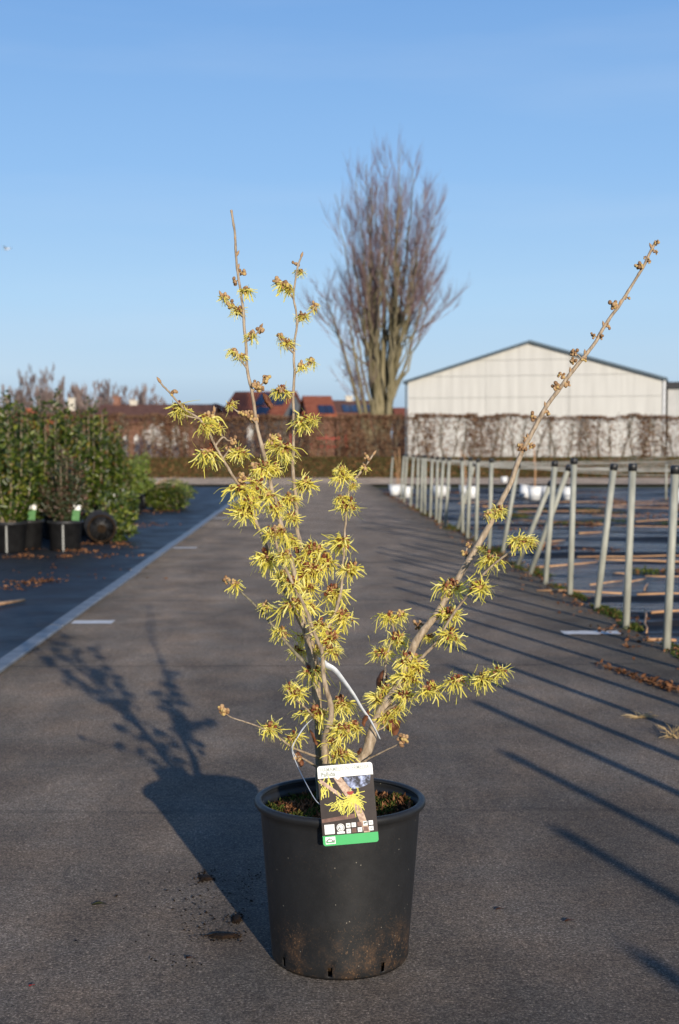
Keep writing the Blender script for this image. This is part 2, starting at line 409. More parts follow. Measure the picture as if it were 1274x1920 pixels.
# black nursery plastic with soil splashed on its foot
t = NT('big_pot')
z = t.sep()[2]
base = t.ramp(t.noise(5, 5, 0.65, (1, 1, 0.35)), [(0.3, (0.009, 0.0093, 0.010)), (0.7, (0.020, 0.020, 0.0205))])
patch = t.ramp(t.noise(7, 4, 0.6), [(0.42, 0.12), (0.62, 1.0)])
low = t.math('MULTIPLY', t.ramp(z, [(0.0, 0.9), (0.08, 0.5), (0.15, 0.10), (0.36, 0.03)]), patch)
n1 = t.noise(26, 6, 0.7); n2 = t.noise(230, 3, 0.75)
mud = t.math('MULTIPLY', t.math('MULTIPLY', t.ramp(n1, [(0.45, 0.0), (0.66, 0.75)]), patch), t.ramp(z, [(0.03, 1.0), (0.09, 0.5), (0.13, 0.0)]))
spk = t.math('MULTIPLY', t.ramp(n2, [(0.60, 0.0), (0.67, 1.0)]), low)
c = t.mix(t.math('MULTIPLY', mud, t.ramp(n2, [(0.35, 0.15), (0.6, 1.0)])), base, (0.16, 0.085, 0.038))
c = t.mix(spk, c, (0.34, 0.20, 0.10))
fleck = t.ramp(t.voro(38), [(0.035, 1.0), (0.055, 0.0)])
c = t.mix(t.math('MULTIPLY', fleck, 0.55), c, (0.36, 0.32, 0.25))
t.set(c, t.ramp(n1, [(0.3, 0.40), (0.7, 0.56)]), 0.4)
t.bump(n1, 0.12, 0.004)
M = MATS

# ------------------------------------------------------------------ the setting: ground, roads, mats
def sheet(name, x0, x1, y0, y1, z, mat, nx=1, ny=1, amp=0.0, fr=1.0):
    m = MB(); vs_ = []
    for j in range(ny + 1):
        for i in range(nx + 1):
            x = x0 + (x1 - x0) * i / nx; y = y0 + (y1 - y0) * j / ny
            vs_.append((x, y, z + (amp * mnoise.noise((x * fr, y * fr, 3.1)) if amp else 0)))
    fs_ = [(j*(nx+1)+i, j*(nx+1)+i+1, (j+1)*(nx+1)+i+1, (j+1)*(nx+1)+i) for j in range(ny) for i in range(nx)]
    m.add(vs_, fs_); return tag(m.build(name, M[mat], smooth=amp > 0), kind='structure')
sheet('ground', -900, 900, -300, 1500, -0.06, 'field')
sheet('asphalt_path', -1.62, 2.08, -8, 46, 0.0, 'asphalt')
sheet('cross_road', -70, 70, 44.0, 54.2, 0.006, 'asphalt_far')
sheet('weed_mat_floor', -22, -1.60, -8, 41.5, -0.004, 'weed_mat', 60, 120, 0.012, 0.9)
sheet('wet_mat_floor', 2.06, 24, -8, 40, -0.012, 'wet_mat', 60, 120, 0.010, 0.7)

ke = empty('path_edging', (-1.622, 0, 0)); tag(ke, kind='structure')
m = MB(); m.add([(-0.045,0,0),(0.05,0,0),(0.05,0,0.012),(0.042,0,0.018),(-0.037,0,0.019),(-0.045,0,0.012)] + [(-0.045,1.99,0),(0.05,1.99,0),(0.05,1.99,0.012),(0.042,1.99,0.018),(-0.037,1.99,0.019),(-0.045,1.99,0.012)],
      [(5,4,3,2,1,0),(6,7,8,9,10,11)] + [(k, (k+1) % 6, (k+1) % 6 + 6, k + 6) for k in range(6)])
emesh = m.mesh('edging_piece', M['edging'])
for k in range(21):
    link('edging_piece', emesh, ke, (random.uniform(-.006, .006), 0.6 + 2.0 * k, 0.001 + random.uniform(0, .003)), (0, random.uniform(-.02, .02), random.uniform(-.002, .002)))

def paint(x0, x1, y, w=0.075, worn=False):
    m = MB(); n = 14
    top = [(x0 + (x1-x0)*k/n, y + w/2 + random.uniform(-.006, .006) * (2 if worn else .5), 0.004) for k in range(n+1)]
    bot = [(x0 + (x1-x0)*k/n, y - w/2 + random.uniform(-.006, .006) * (2 if worn else .5), 0.004) for k in range(n+1)]
    keep = [k for k in range(n) if not (worn and random.random() < .12)]
    m.add(bot + top, [(k, k+1, n+2+k, n+1+k) for k in keep])
    return tag(m.build('paint_mark', M['road_paint']), kind='structure')
for y in (8.87, 15.6, 22.4, 29.1): paint(-1.56, -1.29, y, 0.17)
for y in (8.28,): paint(1.60, 1.96, y, 0.15, True)

# verge: a low bank under the hedge
HY = 57.0
def bank_h(x, y):
    s = min(max((y - 54.0) / 2.6, 0), 1); s = s * s * (3 - 2 * s)
    return -0.05 + 0.80 * s + 0.06 * mnoise.noise((x * .5, y * .5, 1.0)) * s
m = MB(); NX, NYb = 160, 26; vs_ = []
for j in range(NYb + 1):
    for i in range(NX + 1):
        x = -70 + 140 * i / NX; y = 53.9 + 20 * (j / NYb) ** 1.6
        vs_.append((x, y, bank_h(x, y)))
m.add(vs_, [(j*(NX+1)+i, j*(NX+1)+i+1, (j+1)*(NX+1)+i+1, (j+1)*(NX+1)+i) for j in range(NYb) for i in range(NX)])
tag(m.build('verge', M['field'], smooth=True), kind='structure')
N = 42000
gx = rng.uniform(-20, 24, N); gy = rng.uniform(54.3, 57.6, N)
gz = np.array([bank_h(a, b) for a, b in zip(gx, gy)])
D = rng.normal(size=(N, 3)) * 0.5; D[:, 2] = np.abs(D[:, 2]) + 0.6
tag(link('verge_grass', leaf_cloud('verge_grass', np.stack([gx, gy, gz - .01], 1), D, rng.uniform(.06, .16, N), .03, M['verge_grass'])), 'rough olive grass growing on the bank under the hedge', 'grass', kind='stuff')
N = 22000
gx = rng.uniform(-20, 24, N); gy = 54.2 + rng.beta(1.3, 2.0, N) * 3.0
gz = np.array([bank_h(a, b) for a, b in zip(gx, gy)]) + .02
D = rng.normal(size=(N, 3)); D[:, 2] *= .4
tag(link('fallen_leaves', leaf_cloud('fallen_leaves', np.stack([gx, gy, gz], 1), D, .11, .07, M['litter'])), 'brown fallen beech leaves lying along the foot of the bank', 'leaf litter', kind='stuff')

# ------------------------------------------------------------------ white hall
HL, HR = at(765, 780, 77.0), at(1242, 780, 73.0)
hx = Vector((HR.x - HL.x, HR.y - HL.y, 0)); HW = hx.length; hx.normalize(); hb = Vector((-hx.y, hx.x, 0))
EAVE, RIDGE = 5.09, 7.22
RX = (at(995, 641, 75.07) - Vector((HL.x, HL.y, 0))).dot(hx)
hall = empty('white_hall', (HL.x, HL.y, 0), math.atan2(hx.y, hx.x))
tag(hall, 'large white gabled hall with pale wall panels behind the hedge', 'building')
def ext_poly(poly, y0, y1):
    n = len(poly)
    v = [(x, y0, z) for x, z in poly] + [(x, y1, z) for x, z in poly]
    return v, [tuple(range(n)), tuple(range(2*n-1, n-1, -1))] + [(k, k + n, (k+1) % n + n, (k+1) % n) for k in range(n)]
m = MB(); m.add(*ext_poly([(0.02, -0.1), (HW-.02, -0.1), (HW-.02, EAVE-.05), (RX, RIDGE-.05), (0.02, EAVE-.05)], 0.06, 26)); m.build('core_wall', M['hall_core'], hall)
def clip(poly, f):
    out = []
    for k in range(len(poly)):
        a, b = poly[k], poly[(k+1) % len(poly)]; fa, fb = f(a), f(b)
        if fa >= 0: out.append(a)
        if fa * fb < 0:
            q = fa / (fa - fb); out.append((a[0] + (b[0]-a[0])*q, a[1] + (b[1]-a[1])*q))
    return out
fl = lambda p: EAVE + (RIDGE-EAVE) * p[0] / RX - p[1]
fr = lambda p: EAVE + (RIDGE-EAVE) * (HW-p[0]) / (HW-RX) - p[1]
cols = [0, (916-765)/477*HW, (1073-765)/477*HW, HW]
rows = [-0.1, 1.35, 2.75, 4.10, 5.32, 6.2, 7.3]
for i in range(3):
    for j in range(6):
        g = 0.010
        p = [(cols[i]+g, rows[j]+g), (cols[i+1]-g, rows[j]+g), (cols[i+1]-g, rows[j+1]-g), (cols[i]+g, rows[j+1]-g)]
        p = clip(clip(p, fl), fr)
        if len(p) < 3: continue
        m = MB(); m.add(*ext_poly(p, 0.0, 0.058)); m.build('wall_panel', M['hall_panel'], hall)
for s, (xa, za, xb, zb) in enumerate(((-0.25, EAVE - .25*(RIDGE-EAVE)/RX, RX, RIDGE), (HW + .25, EAVE - .25*(RIDGE-EAVE)/(HW-RX), RX, RIDGE))):
    m = MB(); p = [(xa, za - .08), (xb, zb - .08), (xb, zb + .07), (xa, za + .07)]
    if s: p = p[::-1]
    m.add(*ext_poly(p, -0.25, 26.3)); m.build('roof', M['roof_metal'], hall)
m = MB(); m.tube([(HW + .10, -0.06, -.1), (HW + .10, -0.06, EAVE - .15)], .07, 10); m.build('downpipe', M['white_plastic'], hall)
m = MB(); m.tube([(-.12, 0.1, -.1), (-.12, .1, EAVE - .15)], .06, 8); m.build('downpipe', M['roof_metal'], hall)
p0 = at(1252, 780, 75)
an = empty('flat_roofed_annex', (p0.x, p0.y, 0), math.atan2(hx.y, hx.x)); tag(an, 'grey flat roofed annex standing at the side of the white hall', 'building')
m = MB(); m.box((0, 0, -.1), (14, 16, 4.6)); m.build('wall', M['annex_wall'], an)
m = MB(); m.box((-.1, -.25, 4.6), (14.3, 16.3, 4.95)); m.build('roof', M['roof_dark'], an)

# ------------------------------------------------------------------ houses beyond the hedge
def house(name, x0, x1, ytop, yeave, Y, depth, rz, wall, roof, label, panels=(), chimneys=(), gable=None):
    """ridge along local x; (x0,ytop)-(x1,ytop) are the ridge ends in the picture, Y its distance"""
    a, b = at(x0, ytop, Y), at(x1, ytop, Y); L = (b - a).length; ridge = a.z
    eave = at((x0+x1)/2, yeave, Y - depth/2).z
    h = empty(name, (a.x, a.y, 0), rz); tag(h, label, 'building', 'houses beyond the hedge')
    d = depth / 2
    m = MB(); m.add(*[[(0.15, -d+.3, -.1), (0.15, d-.3, -.1), (0.15, d-.3, eave), (0.15, 0, ridge-.08), (0.15, -d+.3, eave)] + [(L-.15, -d+.3, -.1), (L-.15, d-.3, -.1), (L-.15, d-.3, eave), (L-.15, 0, ridge-.08), (L-.15, -d+.3, eave)],
        [(0,4,3,2,1), (5,6,7,8,9)] + [(k, (k+1) % 5, (k+1) % 5 + 5, k + 5) for k in range(5)]]); m.build('wall', M[wall], h)
    if gable:
        m = MB(); m.add([(.13, -d+.3, -.1), (.13, d-.3, -.1), (.13, d-.3, eave), (.13, 0, ridge-.08), (.13, -d+.3, eave)], [(0,4,3,2,1)]); m.build('gable_face', M[gable], h)
    sl = (ridge - eave) / (d - .3)
    for s in (-1, 1):
        e = s * (d + .1); ez = ridge - sl * (d + .1)
        m = MB(); q = [(0, 0, ridge), (L, 0, ridge), (L, e, ez), (0, e, ez)]
        m.add(q + [(x, y, z_ + .14) for x, y, z_ in q], [(0,1,2,3), (7,6,5,4), (0,4,5,1), (1,5,6,2), (2,6,7,3), (3,7,4,0)])
        rf = m.build('roof', M[roof], h)
        if s < 0:
            for u0, u1, w0, w1 in panels:
                m = MB(); n = Vector((0, -sl, 1)).normalized() * .2
                pts = []
                for (u, w) in ((u0, w0), (u1, w0), (u1, w1), (u0, w1)):
                    pts.append(Vector((u * L, w * e, ridge - sl * (d + .1) * w)) + n)
                m.add([tuple(p) for p in pts] + [tuple(p - n * .3) for p in pts], [(3,2,1,0), (4,5,6,7), (0,1,5,4), (1,2,6,5), (2,3,7,6), (3,0,4,7)])
                m.build('solar_panel', M['solar'], rf)
    for u, hgt, cm in chimneys:
        m = MB(); m.box((u*L - .24, -.24, ridge - .6), (u*L + .24, .24, ridge + hgt)); m.box((u*L - .29, -.29, ridge + hgt + .002), (u*L + .29, .29, ridge + hgt + .12)); m.build('chimney', M[cm], h)
    return h
house('red_roofed_house', 441, 560, 738, 782, 95, 8.0, R(-14), 'grey_wall', 'roof_red', 'red tiled house with grey gable wall and solar panels', [(.46, .60, .08, .55), (.62, .76, .08, .55), (.78, .92, .08, .55), (.55, .75, .62, .9)], gable='grey_wall')
house('red_brick_house', 567, 622, 746, 776, 90, 6.0, R(6), 'brick_wall', 'roof_red', 'narrow red brick house with dark panels beside the big tree', [(.42, .66, .55, .95), (.68, .92, .55, .95)])
house('brown_roofed_house', 622, 700, 754, 775, 100, 7.0, R(3), 'brick_wall', 'roof_brown', 'low brown roofed house with cream chimney behind the big tree', [(.2, .38, .4, .95), (.4, .58, .4, .95), (.6, .78, .4, .95), (.8, .97, .4, .95)], [(.42, .35, 'cream_wall')])
house('small_red_house', 737, 764, 768, 782, 98, 6.0, 0, 'brick_wall', 'roof_red', 'small red roofed house between the big tree and the white hall')
house('long_brown_house', 190, 412, 762, 792, 92, 9.0, R(-3), 'brick_wall', 'roof_brown', 'long low house with brown tiled roof and white gable wall', [], [(.14, .55, 'brick_wall'), (.28, .3, 'cream_wall')], gable='white_wall')
h2 = house('white_gabled_house', 402, 418, 760, 782, 93, 5.0, R(70), 'white_wall', 'roof_brown', 'white gable end at the end of the long brown roof')
house('orange_roofed_house', 45, 66, 768, 790, 104, 6.0, R(40), 'brick_wall', 'roof_orange', 'small house with bright orange roof peeking over the shrubs')
house('brick_house', 120, 205, 772, 792, 100, 7.0, R(2), 'brick_wall', 'roof_brown', 'brick house with tall cream chimney behind the potted shrubs', [], [(.18, .9, 'cream_wall')])

# red climbing frame and pale headstones glimpsed through the hedge
def P3(x, y, Y): return at(x, y, Y)
cf = empty('climbing_frame', tuple(ground(620, 884))); cf.location = (P3(620, 850, 63).x, 63, 0)
tag(cf, 'red metal climbing frame glimpsed through the hedge', 'climbing frame')
def local(p): return (p.x - cf.location.x, p.y - cf.location.y, p.z)
for x in (545, 582, 612, 650):
    m = MB(); a, b = P3(x, 800, 63), P3(x, 800, 63); a.z = 0.3; b.z = P3(x, 815, 63).z; m.box((local(a)[0]-.045, -.045, .2), (local(a)[0]+.045, .045, b.z)); m.build('post', M['red_paint'], cf)
for y in (822, 838):
    a, b = P3(595, y, 63), P3(640, y, 63)
    m = MB(); m.box((local(a)[0], -.03, a.z-.045), (local(b)[0], .03, a.z+.045)); m.build('rail', M['red_paint'], cf)
for k, (x, y, w, h_) in enumerate(((272, 822, 12, 34), (287, 816, 16, 42), (303, 812, 14, 44), (310, 830, 16, 26), (236, 828, 9, 24), (258, 828, 12, 26), (330, 815, 16, 30), (348, 824, 9, 30), (470, 815, 12, 40), (530, 835, 16, 12))):
    Y = 61.5 + (k % 4) * .7
    p = P3(x, y, Y); s = Y / FPX
    g = empty('headstone', (p.x, Y, 0.55)); tag(g, 'pale upright headstone glimpsed through the brown hedge', 'headstone', 'headstones behind the hedge')
    hh = p.z + h_*s/2 - .55; ww = w*s/2
    pts = [(-ww, 0), (ww, 0), (ww, hh*.8)] + [(ww*math.cos(q), hh*.8 + hh*.2*math.sin(q)) for q in (.5, 1.1, 1.57, 2.04, 2.64)] + [(-ww, hh*.8)]
    m = MB(); m.add(*ext_poly(pts, -.08, .08)); m.build('slab', M['gravestone'], g)
    m = MB(); m.box((-ww*1.3, -.2, -.1), (ww*1.3, .2, .12)); m.build('plinth', M['gravestone'], g)

# ------------------------------------------------------------------ beech hedge
def hedge(name, label, x0, x1, dens, seed, top=2.62):
    rg = np.random.default_rng(seed)
    h = empty(name, ((x0+x1)/2, HY, 0.6)); tag(h, label, 'hedge')
    ox = (x0+x1)/2; x = x0 + .2; k = 0; P, D, Lh = [], [], []
    while x < x1:
        bx = x; by = HY + rg.uniform(-.12, .12)
        m = MB()
        hgt = top + rg.uniform(-.12, .06)
        zb = bank_h(bx, by) - .05
        ln_, ph_ = rg.normal(0, .035), rg.uniform(0, 6); tr_ = rg.uniform(.55, 1.15)
        npath = [(bx - ox + ln_ * q + .05 * math.sin(q * 1.1 + ph_) + rg.normal(0, .008) * q, by - HY + rg.normal(0, .04), zb + (hgt - zb) * q / 6 - .6) for q in range(7)]
        m.tube(npath, [(.050 - .006 * q) * tr_ for q in range(7)], 5)
        nb = int(rg.integers(16, 30))
        for b in range(nb):
            q = rg.uniform(.12, .97); i0 = int(q * 6); p = Vector(npath[i0]).lerp(Vector(npath[min(i0+1, 6)]), q*6 - i0)
            a = rg.uniform(0, 2*math.pi); ln = rg.uniform(.25, .6)
            e = p + Vector((math.cos(a)*ln*.55, math.sin(a)*ln*.5, ln * rg.uniform(.5, 1.1)))
            e.z = min(e.z, hgt - .6)
            m.tube([p, p.lerp(e, .5) + Vector((0, 0, .03)), e], [.014, .010, .005], 4, False)
        m.build('stem', M['hedge_stem'], h)
        d = dens(bx, rg)
        n = int(d * 850)
        if n > 0:
            q = rg.uniform(0, 1, n); zz = zb + (hgt - zb) * (0.06 + .95 * q)
            wx = .10 + .20 * rg.random() + .10 * np.abs(np.sin(q * 7 + k))
            P.append(np.stack([bx - ox + rg.normal(0, 1, n) * wx, by - HY + rg.normal(0, .24, n), np.minimum(zz, hgt + rg.normal(0, .02, n)) - .6], 1))
        # a sparse trimmed top fringe
        n2 = 130
        P.append(np.stack([bx - ox + rg.uniform(-.25, .25, n2), rg.normal(0, .26, n2), hgt - .6 - np.abs(rg.normal(0, .07, n2))], 1))
        x += rg.uniform(.28, .66); k += 1
    P = np.concatenate(P); n = len(P)
    D = rg.normal(size=(n, 3))
    fo = link('foliage', leaf_cloud('foliage', P, D, rg.uniform(.06, .10, n), rg.uniform(.045, .065, n), M['beech_leaf']), h)
    fo['kind'] = 'stuff'
    return h
XS = at(766, 800, HY).x
def dens_r(x, rg):
    v = mnoise.noise((x * 1.1, 4.2, 0)) * 1.3 + rg.uniform(-.35, .35)
    return 1.25 + rg.uniform(-.3, .3) if v > .28 else (.7 if v > .05 else .30)
hedge('bare_beech_hedge', 'thinly leaved beech hedge with bare stems in front of the white hall', XS, XS + 17.5, dens_r, 3)
hedge('beech_hedge', 'dense brown leaved beech hedge left of the white hall', XS - 19.5, XS, lambda x, rg: (1.0 + .4 * mnoise.noise((x * .7, 9, 0)) + rg.uniform(-.15, .15)), 5)

# ------------------------------------------------------------------ bare trees
def bez(p0, p1, p2, n):
    return [p0 * (1-t)**2 + p1 * 2*t*(1-t) + p2 * t*t for t in [k / n for k in range(n+1)]]
def bare_tree(name, height, halfw, seed, nlimb, nbranch, ntwig, bark, twig, trunk_r, tw_r=.009, low=0.10, lean=0.0):
    rd = random.Random(seed)
    tr, br, tw = MB(), MB(), MB()
    tr.tube([Vector((0, 0, -.2)), Vector((.02, 0, height*.04)), Vector((0, .02, height*.09)), Vector((.03, 0, height*.14))], [trunk_r*1.35, trunk_r*1.05, trunk_r*.95, trunk_r*.5], 12)
    def width(u):   # crown half width at relative height u
        return halfw * max(0.03, math.sin(min(1, max(0, (u - .02) / 1.02)) ** 0.86 * math.pi) ** .75)
    limbs = []
    for i in range(nlimb):
        rd = random.Random(seed * 1000 + i)
        az = 2 * math.pi * (i + rd.uniform(-.3, .3)) / nlimb * 2.618
        main = i < nlimb * .17
        top = 1.0 - (.22 * rd.random() if main else .06 + .46 * rd.random())
        mr = math.sqrt(max(0.02, 1 - ((top - .55) / .47) ** 2)) if top > .55 else 1.0
        rad = mr * rd.random() ** .45
        if i == 0: rad, top = .08, 1.0
        R_ = halfw * rad
        st = Vector((math.cos(az) * trunk_r*.5, math.sin(az) * trunk_r*.5, height * rd.uniform(low * .25, low)))
        if not main:      # secondary limbs leave a main limb that heads the same way
            best = max(limbs, key=lambda L_: math.cos(L_[0] - az) + rd.uniform(0, .6))
            st = best[1][rd.randint(1, 5)].copy()
        end = Vector((math.cos(az) * R_ + lean * top, math.sin(az) * R_, height * top))
        ctl = (Vector((st.x, st.y, 0)) * .4 if not main else Vector()) + Vector((math.cos(az) * R_ * (cq := rd.uniform(.38, .66)), math.sin(az) * R_ * cq, st.z + (end.z - st.z) * rd.uniform(.42, .52)))
        pts = [Vector((st.x + (end.x - st.x) * (1 - (1 - q/14) ** 1.3), st.y + (end.y - st.y) * (1 - (1 - q/14) ** 1.3), st.z + (end.z - st.z) * q/14)) for q in range(15)]
        r0 = trunk_r * (.42 - .20 * rad) * rd.uniform(.7, 1.1) * (1 if main else .48)
        for k in range(1, len(pts)): pts[k] += Vector((rd.gauss(0, .05), rd.gauss(0, .05), 0)) * height / 15
        if main: limbs.append((az, pts))
        br.tube(pts, [max(.012, r0 * (1 - k/14) ** 1.1 + .01) for k in range(15)], 6, False)
        for b in range(nbranch):
            u = rd.uniform(.05, 1) ** .62 * .78 + .20; k0 = min(int(u*14), 13); p = pts[k0].lerp(pts[k0+1], u*14 - k0)
            dirn = (pts[k0+1] - pts[k0]).normalized()
            side = Vector((rd.gauss(0, 1), rd.gauss(0, 1), 0)).normalized()
            out = Vector((math.cos(az), math.sin(az), 0)) * (.45 * rad)
            ln = height * rd.uniform(.07, .16) * (1.15 - .6*u)
            e = p + (dirn * .9 + side * .46 + out * .35 + Vector((0, 0, .30))).normalized() * ln
            cpt = p + (dirn * .6 + side * .55).normalized() * ln * .45
            bp = bez(p, cpt, e, 5)
            rb = max(.008, r0 * (1-u) * .42 + .006)
            (br if rb > .02 else tw).tube(bp, [rb * (1 - .8*k/5) + .003 for k in range(6)], 4, False)
            for w in range(ntwig):
                u2 = rd.uniform(.15, 1.0); k2 = min(int(u2*5), 4); p2 = bp[k2].lerp(bp[k2+1], u2*5 - k2)
                d2 = ((bp[k2+1] - bp[k2]).normalized() + Vector((rd.gauss(0, .32), rd.gauss(0, .32), .38 + rd.gauss(0, .12)))).normalized()
                l2 = height * rd.uniform(.025, .065)
                mid = p2 + d2 * l2 * .5 + Vector((rd.gauss(0, .02), rd.gauss(0, .02), 0))
                tw.tube([p2, mid, p2 + d2 * l2 + Vector((0, 0, .06))], [tw_r, tw_r*.8, tw_r*.45], 3, False)
    t_ = empty(name)
    tr.build('trunk', M[bark], t_, True); br.build('branches', M[bark], t_, True)
    w = tw.build('twigs', M[twig], t_); w['kind'] = 'stuff'
    return t_
big = bare_tree('columnar_tree', 15.1, 3.35, 26, 60, 11, 8, 'tree_bark', 'tree_twig', .46, .0072, .19, .45)
p = at(720, 800, 62); big.location = (p.x, 62, 0.0)
tag(big, 'tall leafless tree with upswept branches rising behind the hedge', 'tree')
# two thin outer stems from the foot of the big tree
rd = random.Random(5)
for (x1, y1, x0) in ((612, 560, 700), (655, 600, 708)):
    a, c2, e = at(x0, 800, 61.6), at(x0 - 40, 690, 61.4), at(x1, y1, 61.2)
    a.z = .3
    pts = bez(a, c2, e, 12)
    off = Vector(big.location)
    m = MB(); m.tube([q - off for q in pts], [.13 * (1 - k/13) + .012 for k in range(13)], 6, False); m.build('outer_limb', M['tree_bark'], big, True)
    m = MB()
    for b in range(46):
        u = rd.uniform(.3, 1); k0 = min(int(u*12), 11); q = pts[k0].lerp(pts[k0+1], u*12-k0) - off
        d = Vector((rd.gauss(-.1, .35), rd.gauss(0, .35), 1)).normalized(); l = rd.uniform(.7, 1.7)
        bp = [q, q + d*l*.5 + Vector((rd.gauss(-.1, .1), 0, 0)), q + d*l]
        m.tube(bp, [.016, .012, .006], 3, False)
        for w in range(5):
            s = bp[1].lerp(bp[2], rd.random()); d2 = (d + Vector((rd.gauss(0, .4), rd.gauss(0, .4), 0))).normalized()
            m.tube([s, s + d2 * rd.uniform(.25, .6)], [.009, .004], 3, False)
    o = m.build('outer_twigs', M['tree_twig'], big); o['kind'] = 'stuff'

ft = [bare_tree('bare_tree', 9.0, 2.2, 31, 18, 14, 7, 'far_twig', 'far_twig', .2, .028, .2),
      bare_tree('bare_tree', 7.0, 3.6, 32, 24, 14, 7, 'far_twig', 'far_twig', .2, .028, .2)]
for k, (x, ytop, v, lab) in enumerate(((56, 694, 0, 'tall slim leafless tree beyond the potted shrubs'), (97, 692, 0, 'tall slim leafless tree beyond the potted shrubs'),
        (12, 728, 1, 'low wide leafless tree on the far skyline'), (140, 728, 1, 'low wide leafless tree on the far skyline'), (172, 722, 1, 'low wide leafless tree on the far skyline'),
        (205, 718, 1, 'low wide leafless tree on the far skyline'), (240, 730, 1, 'low wide leafless tree on the far skyline'), (266, 726, 1, 'low wide leafless tree on the far skyline'), (-20, 722, 1, 'low wide leafless tree on the far skyline'), (75, 730, 1, 'low wide leafless tree on the far skyline'), (118, 722, 1, 'low wide leafless tree on the far skyline'))):
    Y = 118 + (k * 7) % 12
    o = ft[v] if (k == 0 or k == 2) else copy_tree(ft[v])
    p = at(x, ytop, Y); s = p.z / (9.0 if v == 0 else 7.0)
    o.location = (p.x, Y, -.05); o.scale = (s * .95, s * .95, s); o.rotation_euler = (0, 0, k * 1.7)
    tag(o, lab, 'tree', 'slim far trees' if v == 0 else 'leafless trees on the skyline')

# ------------------------------------------------------------------ posts along the path
POST_R = 0.0235
m = MB(); m.tube([(0, 0, -.15), (0, 0, .5), (0, 0, 1.0)], POST_R, 14); post_me = m.mesh('tube', M['galvanised'], True)
m = MB(); m.lathe([(0.0, .050), (.018, .050), (.0265, .044), (.0285, .036), (.0285, 0), (.0238, 0)], 14); cap_me = m.mesh('cap', M['cap_plastic'], True)
def post(base, top, label, group, name='steel_post', cap=True):
    o = empty(name, base); d = top - base
    o.rotation_mode = 'QUATERNION'; o.rotation_quaternion = d.to_track_quat('Z', 'X')
    L = d.length
    tb = link('tube', post_me, o); tb.scale = (1, 1, L - .03)
    if cap: link('cap', cap_me, o, (0, 0, L - .045))
    return tag(o, label, 'post', group)
LABP = 'grey galvanised steel post with black cap standing along the asphalt edge'
PL = [((1250,1219),(1267,874)), ((1174,1178),(1187,870)), ((1119,1143),(1152,870)), ((1069,1116),(1077,860)), ((1023,1095),(1041,865)), ((943,1036),(972,870)), ((918,1032),(922,860)),
      ((893,1014),(897,860)), ((877,1009),(883,858)), ((868,1000),(867,858)), ((836,989),(843,858)), ((824,982),(832,858)), ((818,975),(821,857)), ((807,970),(811,856)), ((797,964),(798,854)),
      ((790,960),(793,854)), ((782,954),(785,854)), ((770,949),(776,853)), ((758,942),(764,852)), ((752,937),(758,852)), ((732,922),(737,854))]
tops = []
PLAB = {0: 'grey steel post with black cap beside the dry litter streak on the asphalt', 2: 'grey steel post leaning slightly where moss lines the asphalt edge', 3: 'grey steel post standing behind the pale cane at the asphalt edge',
        4: 'grey steel post between the pale cane end and the leaning brace posts', 5: 'grey steel post leaning slightly beyond the two brace posts'}
for ip, (b, tp) in enumerate(PL):
    g = ground(*b); g.z = 0.0
    tpp = at(tp[0], tp[1], g.y + random.uniform(-.03, .03)); tops.append(tpp)
    post(g, tpp, PLAB.get(ip, LABP), 'posts along the asphalt edge')
for y in (6.66, 5.66, 4.64, 3.64, 2.62, 1.62, .60, -.42, -1.42):
    post(Vector((2.045, y, 0)), Vector((2.05 + random.uniform(-.02, .02), y, 1.06)), LABP, 'posts along the asphalt edge')
LABB = 'grey steel post leaning steeply as a brace between upright posts'
for (b, tp, dy) in (((994,1077),(1068,873), .25), ((970,1061),(1034,903), .3), ((858,993),(890,868), .2)):
    g = ground(*b); post(g, at(tp[0], tp[1], g.y - dy), LABB, 'leaning brace posts', 'brace_post')
far_posts = []
g = ground(1249, 937); fp = post(Vector((g.x, g.y, 0)), at(1250, 866, g.y), 'thin grey end post far across the wet mat', None)
for y in (16, 18.2, 20.4, 22.6, 24.8, 27.0):
    far_posts.append(Vector((8.3, y, 1.02)))
    post(Vector((8.3, y, 0)), Vector((8.3, y, 1.05)), LABP.replace('along the asphalt edge', 'across the wet mat'), 'posts across the wet mat')
for k, y in enumerate((16, 18.2, 20.4, 22.6, 24.8, 27.0, 30.6)):
    src = min(tops, key=lambda q: abs(q.y - y)); a = Vector((src.x, src.y, src.z - .05)); b = Vector((8.3, y, 1.0))
    for s in range(2):
        sag = random.uniform(.05, .20)
        pts = [a.lerp(b, q/14) + Vector((0, 0, -sag * 4 * (q/14) * (1 - q/14) + random.uniform(-.008, .008) - .04*s)) for q in range(15)]
        m = MB(); m.tube(pts, .0042, 5); tag(m.build('support_cord', M['cord']), 'slack pale cord strung between the steel posts above the wet mat', 'cord', 'cords between the posts')

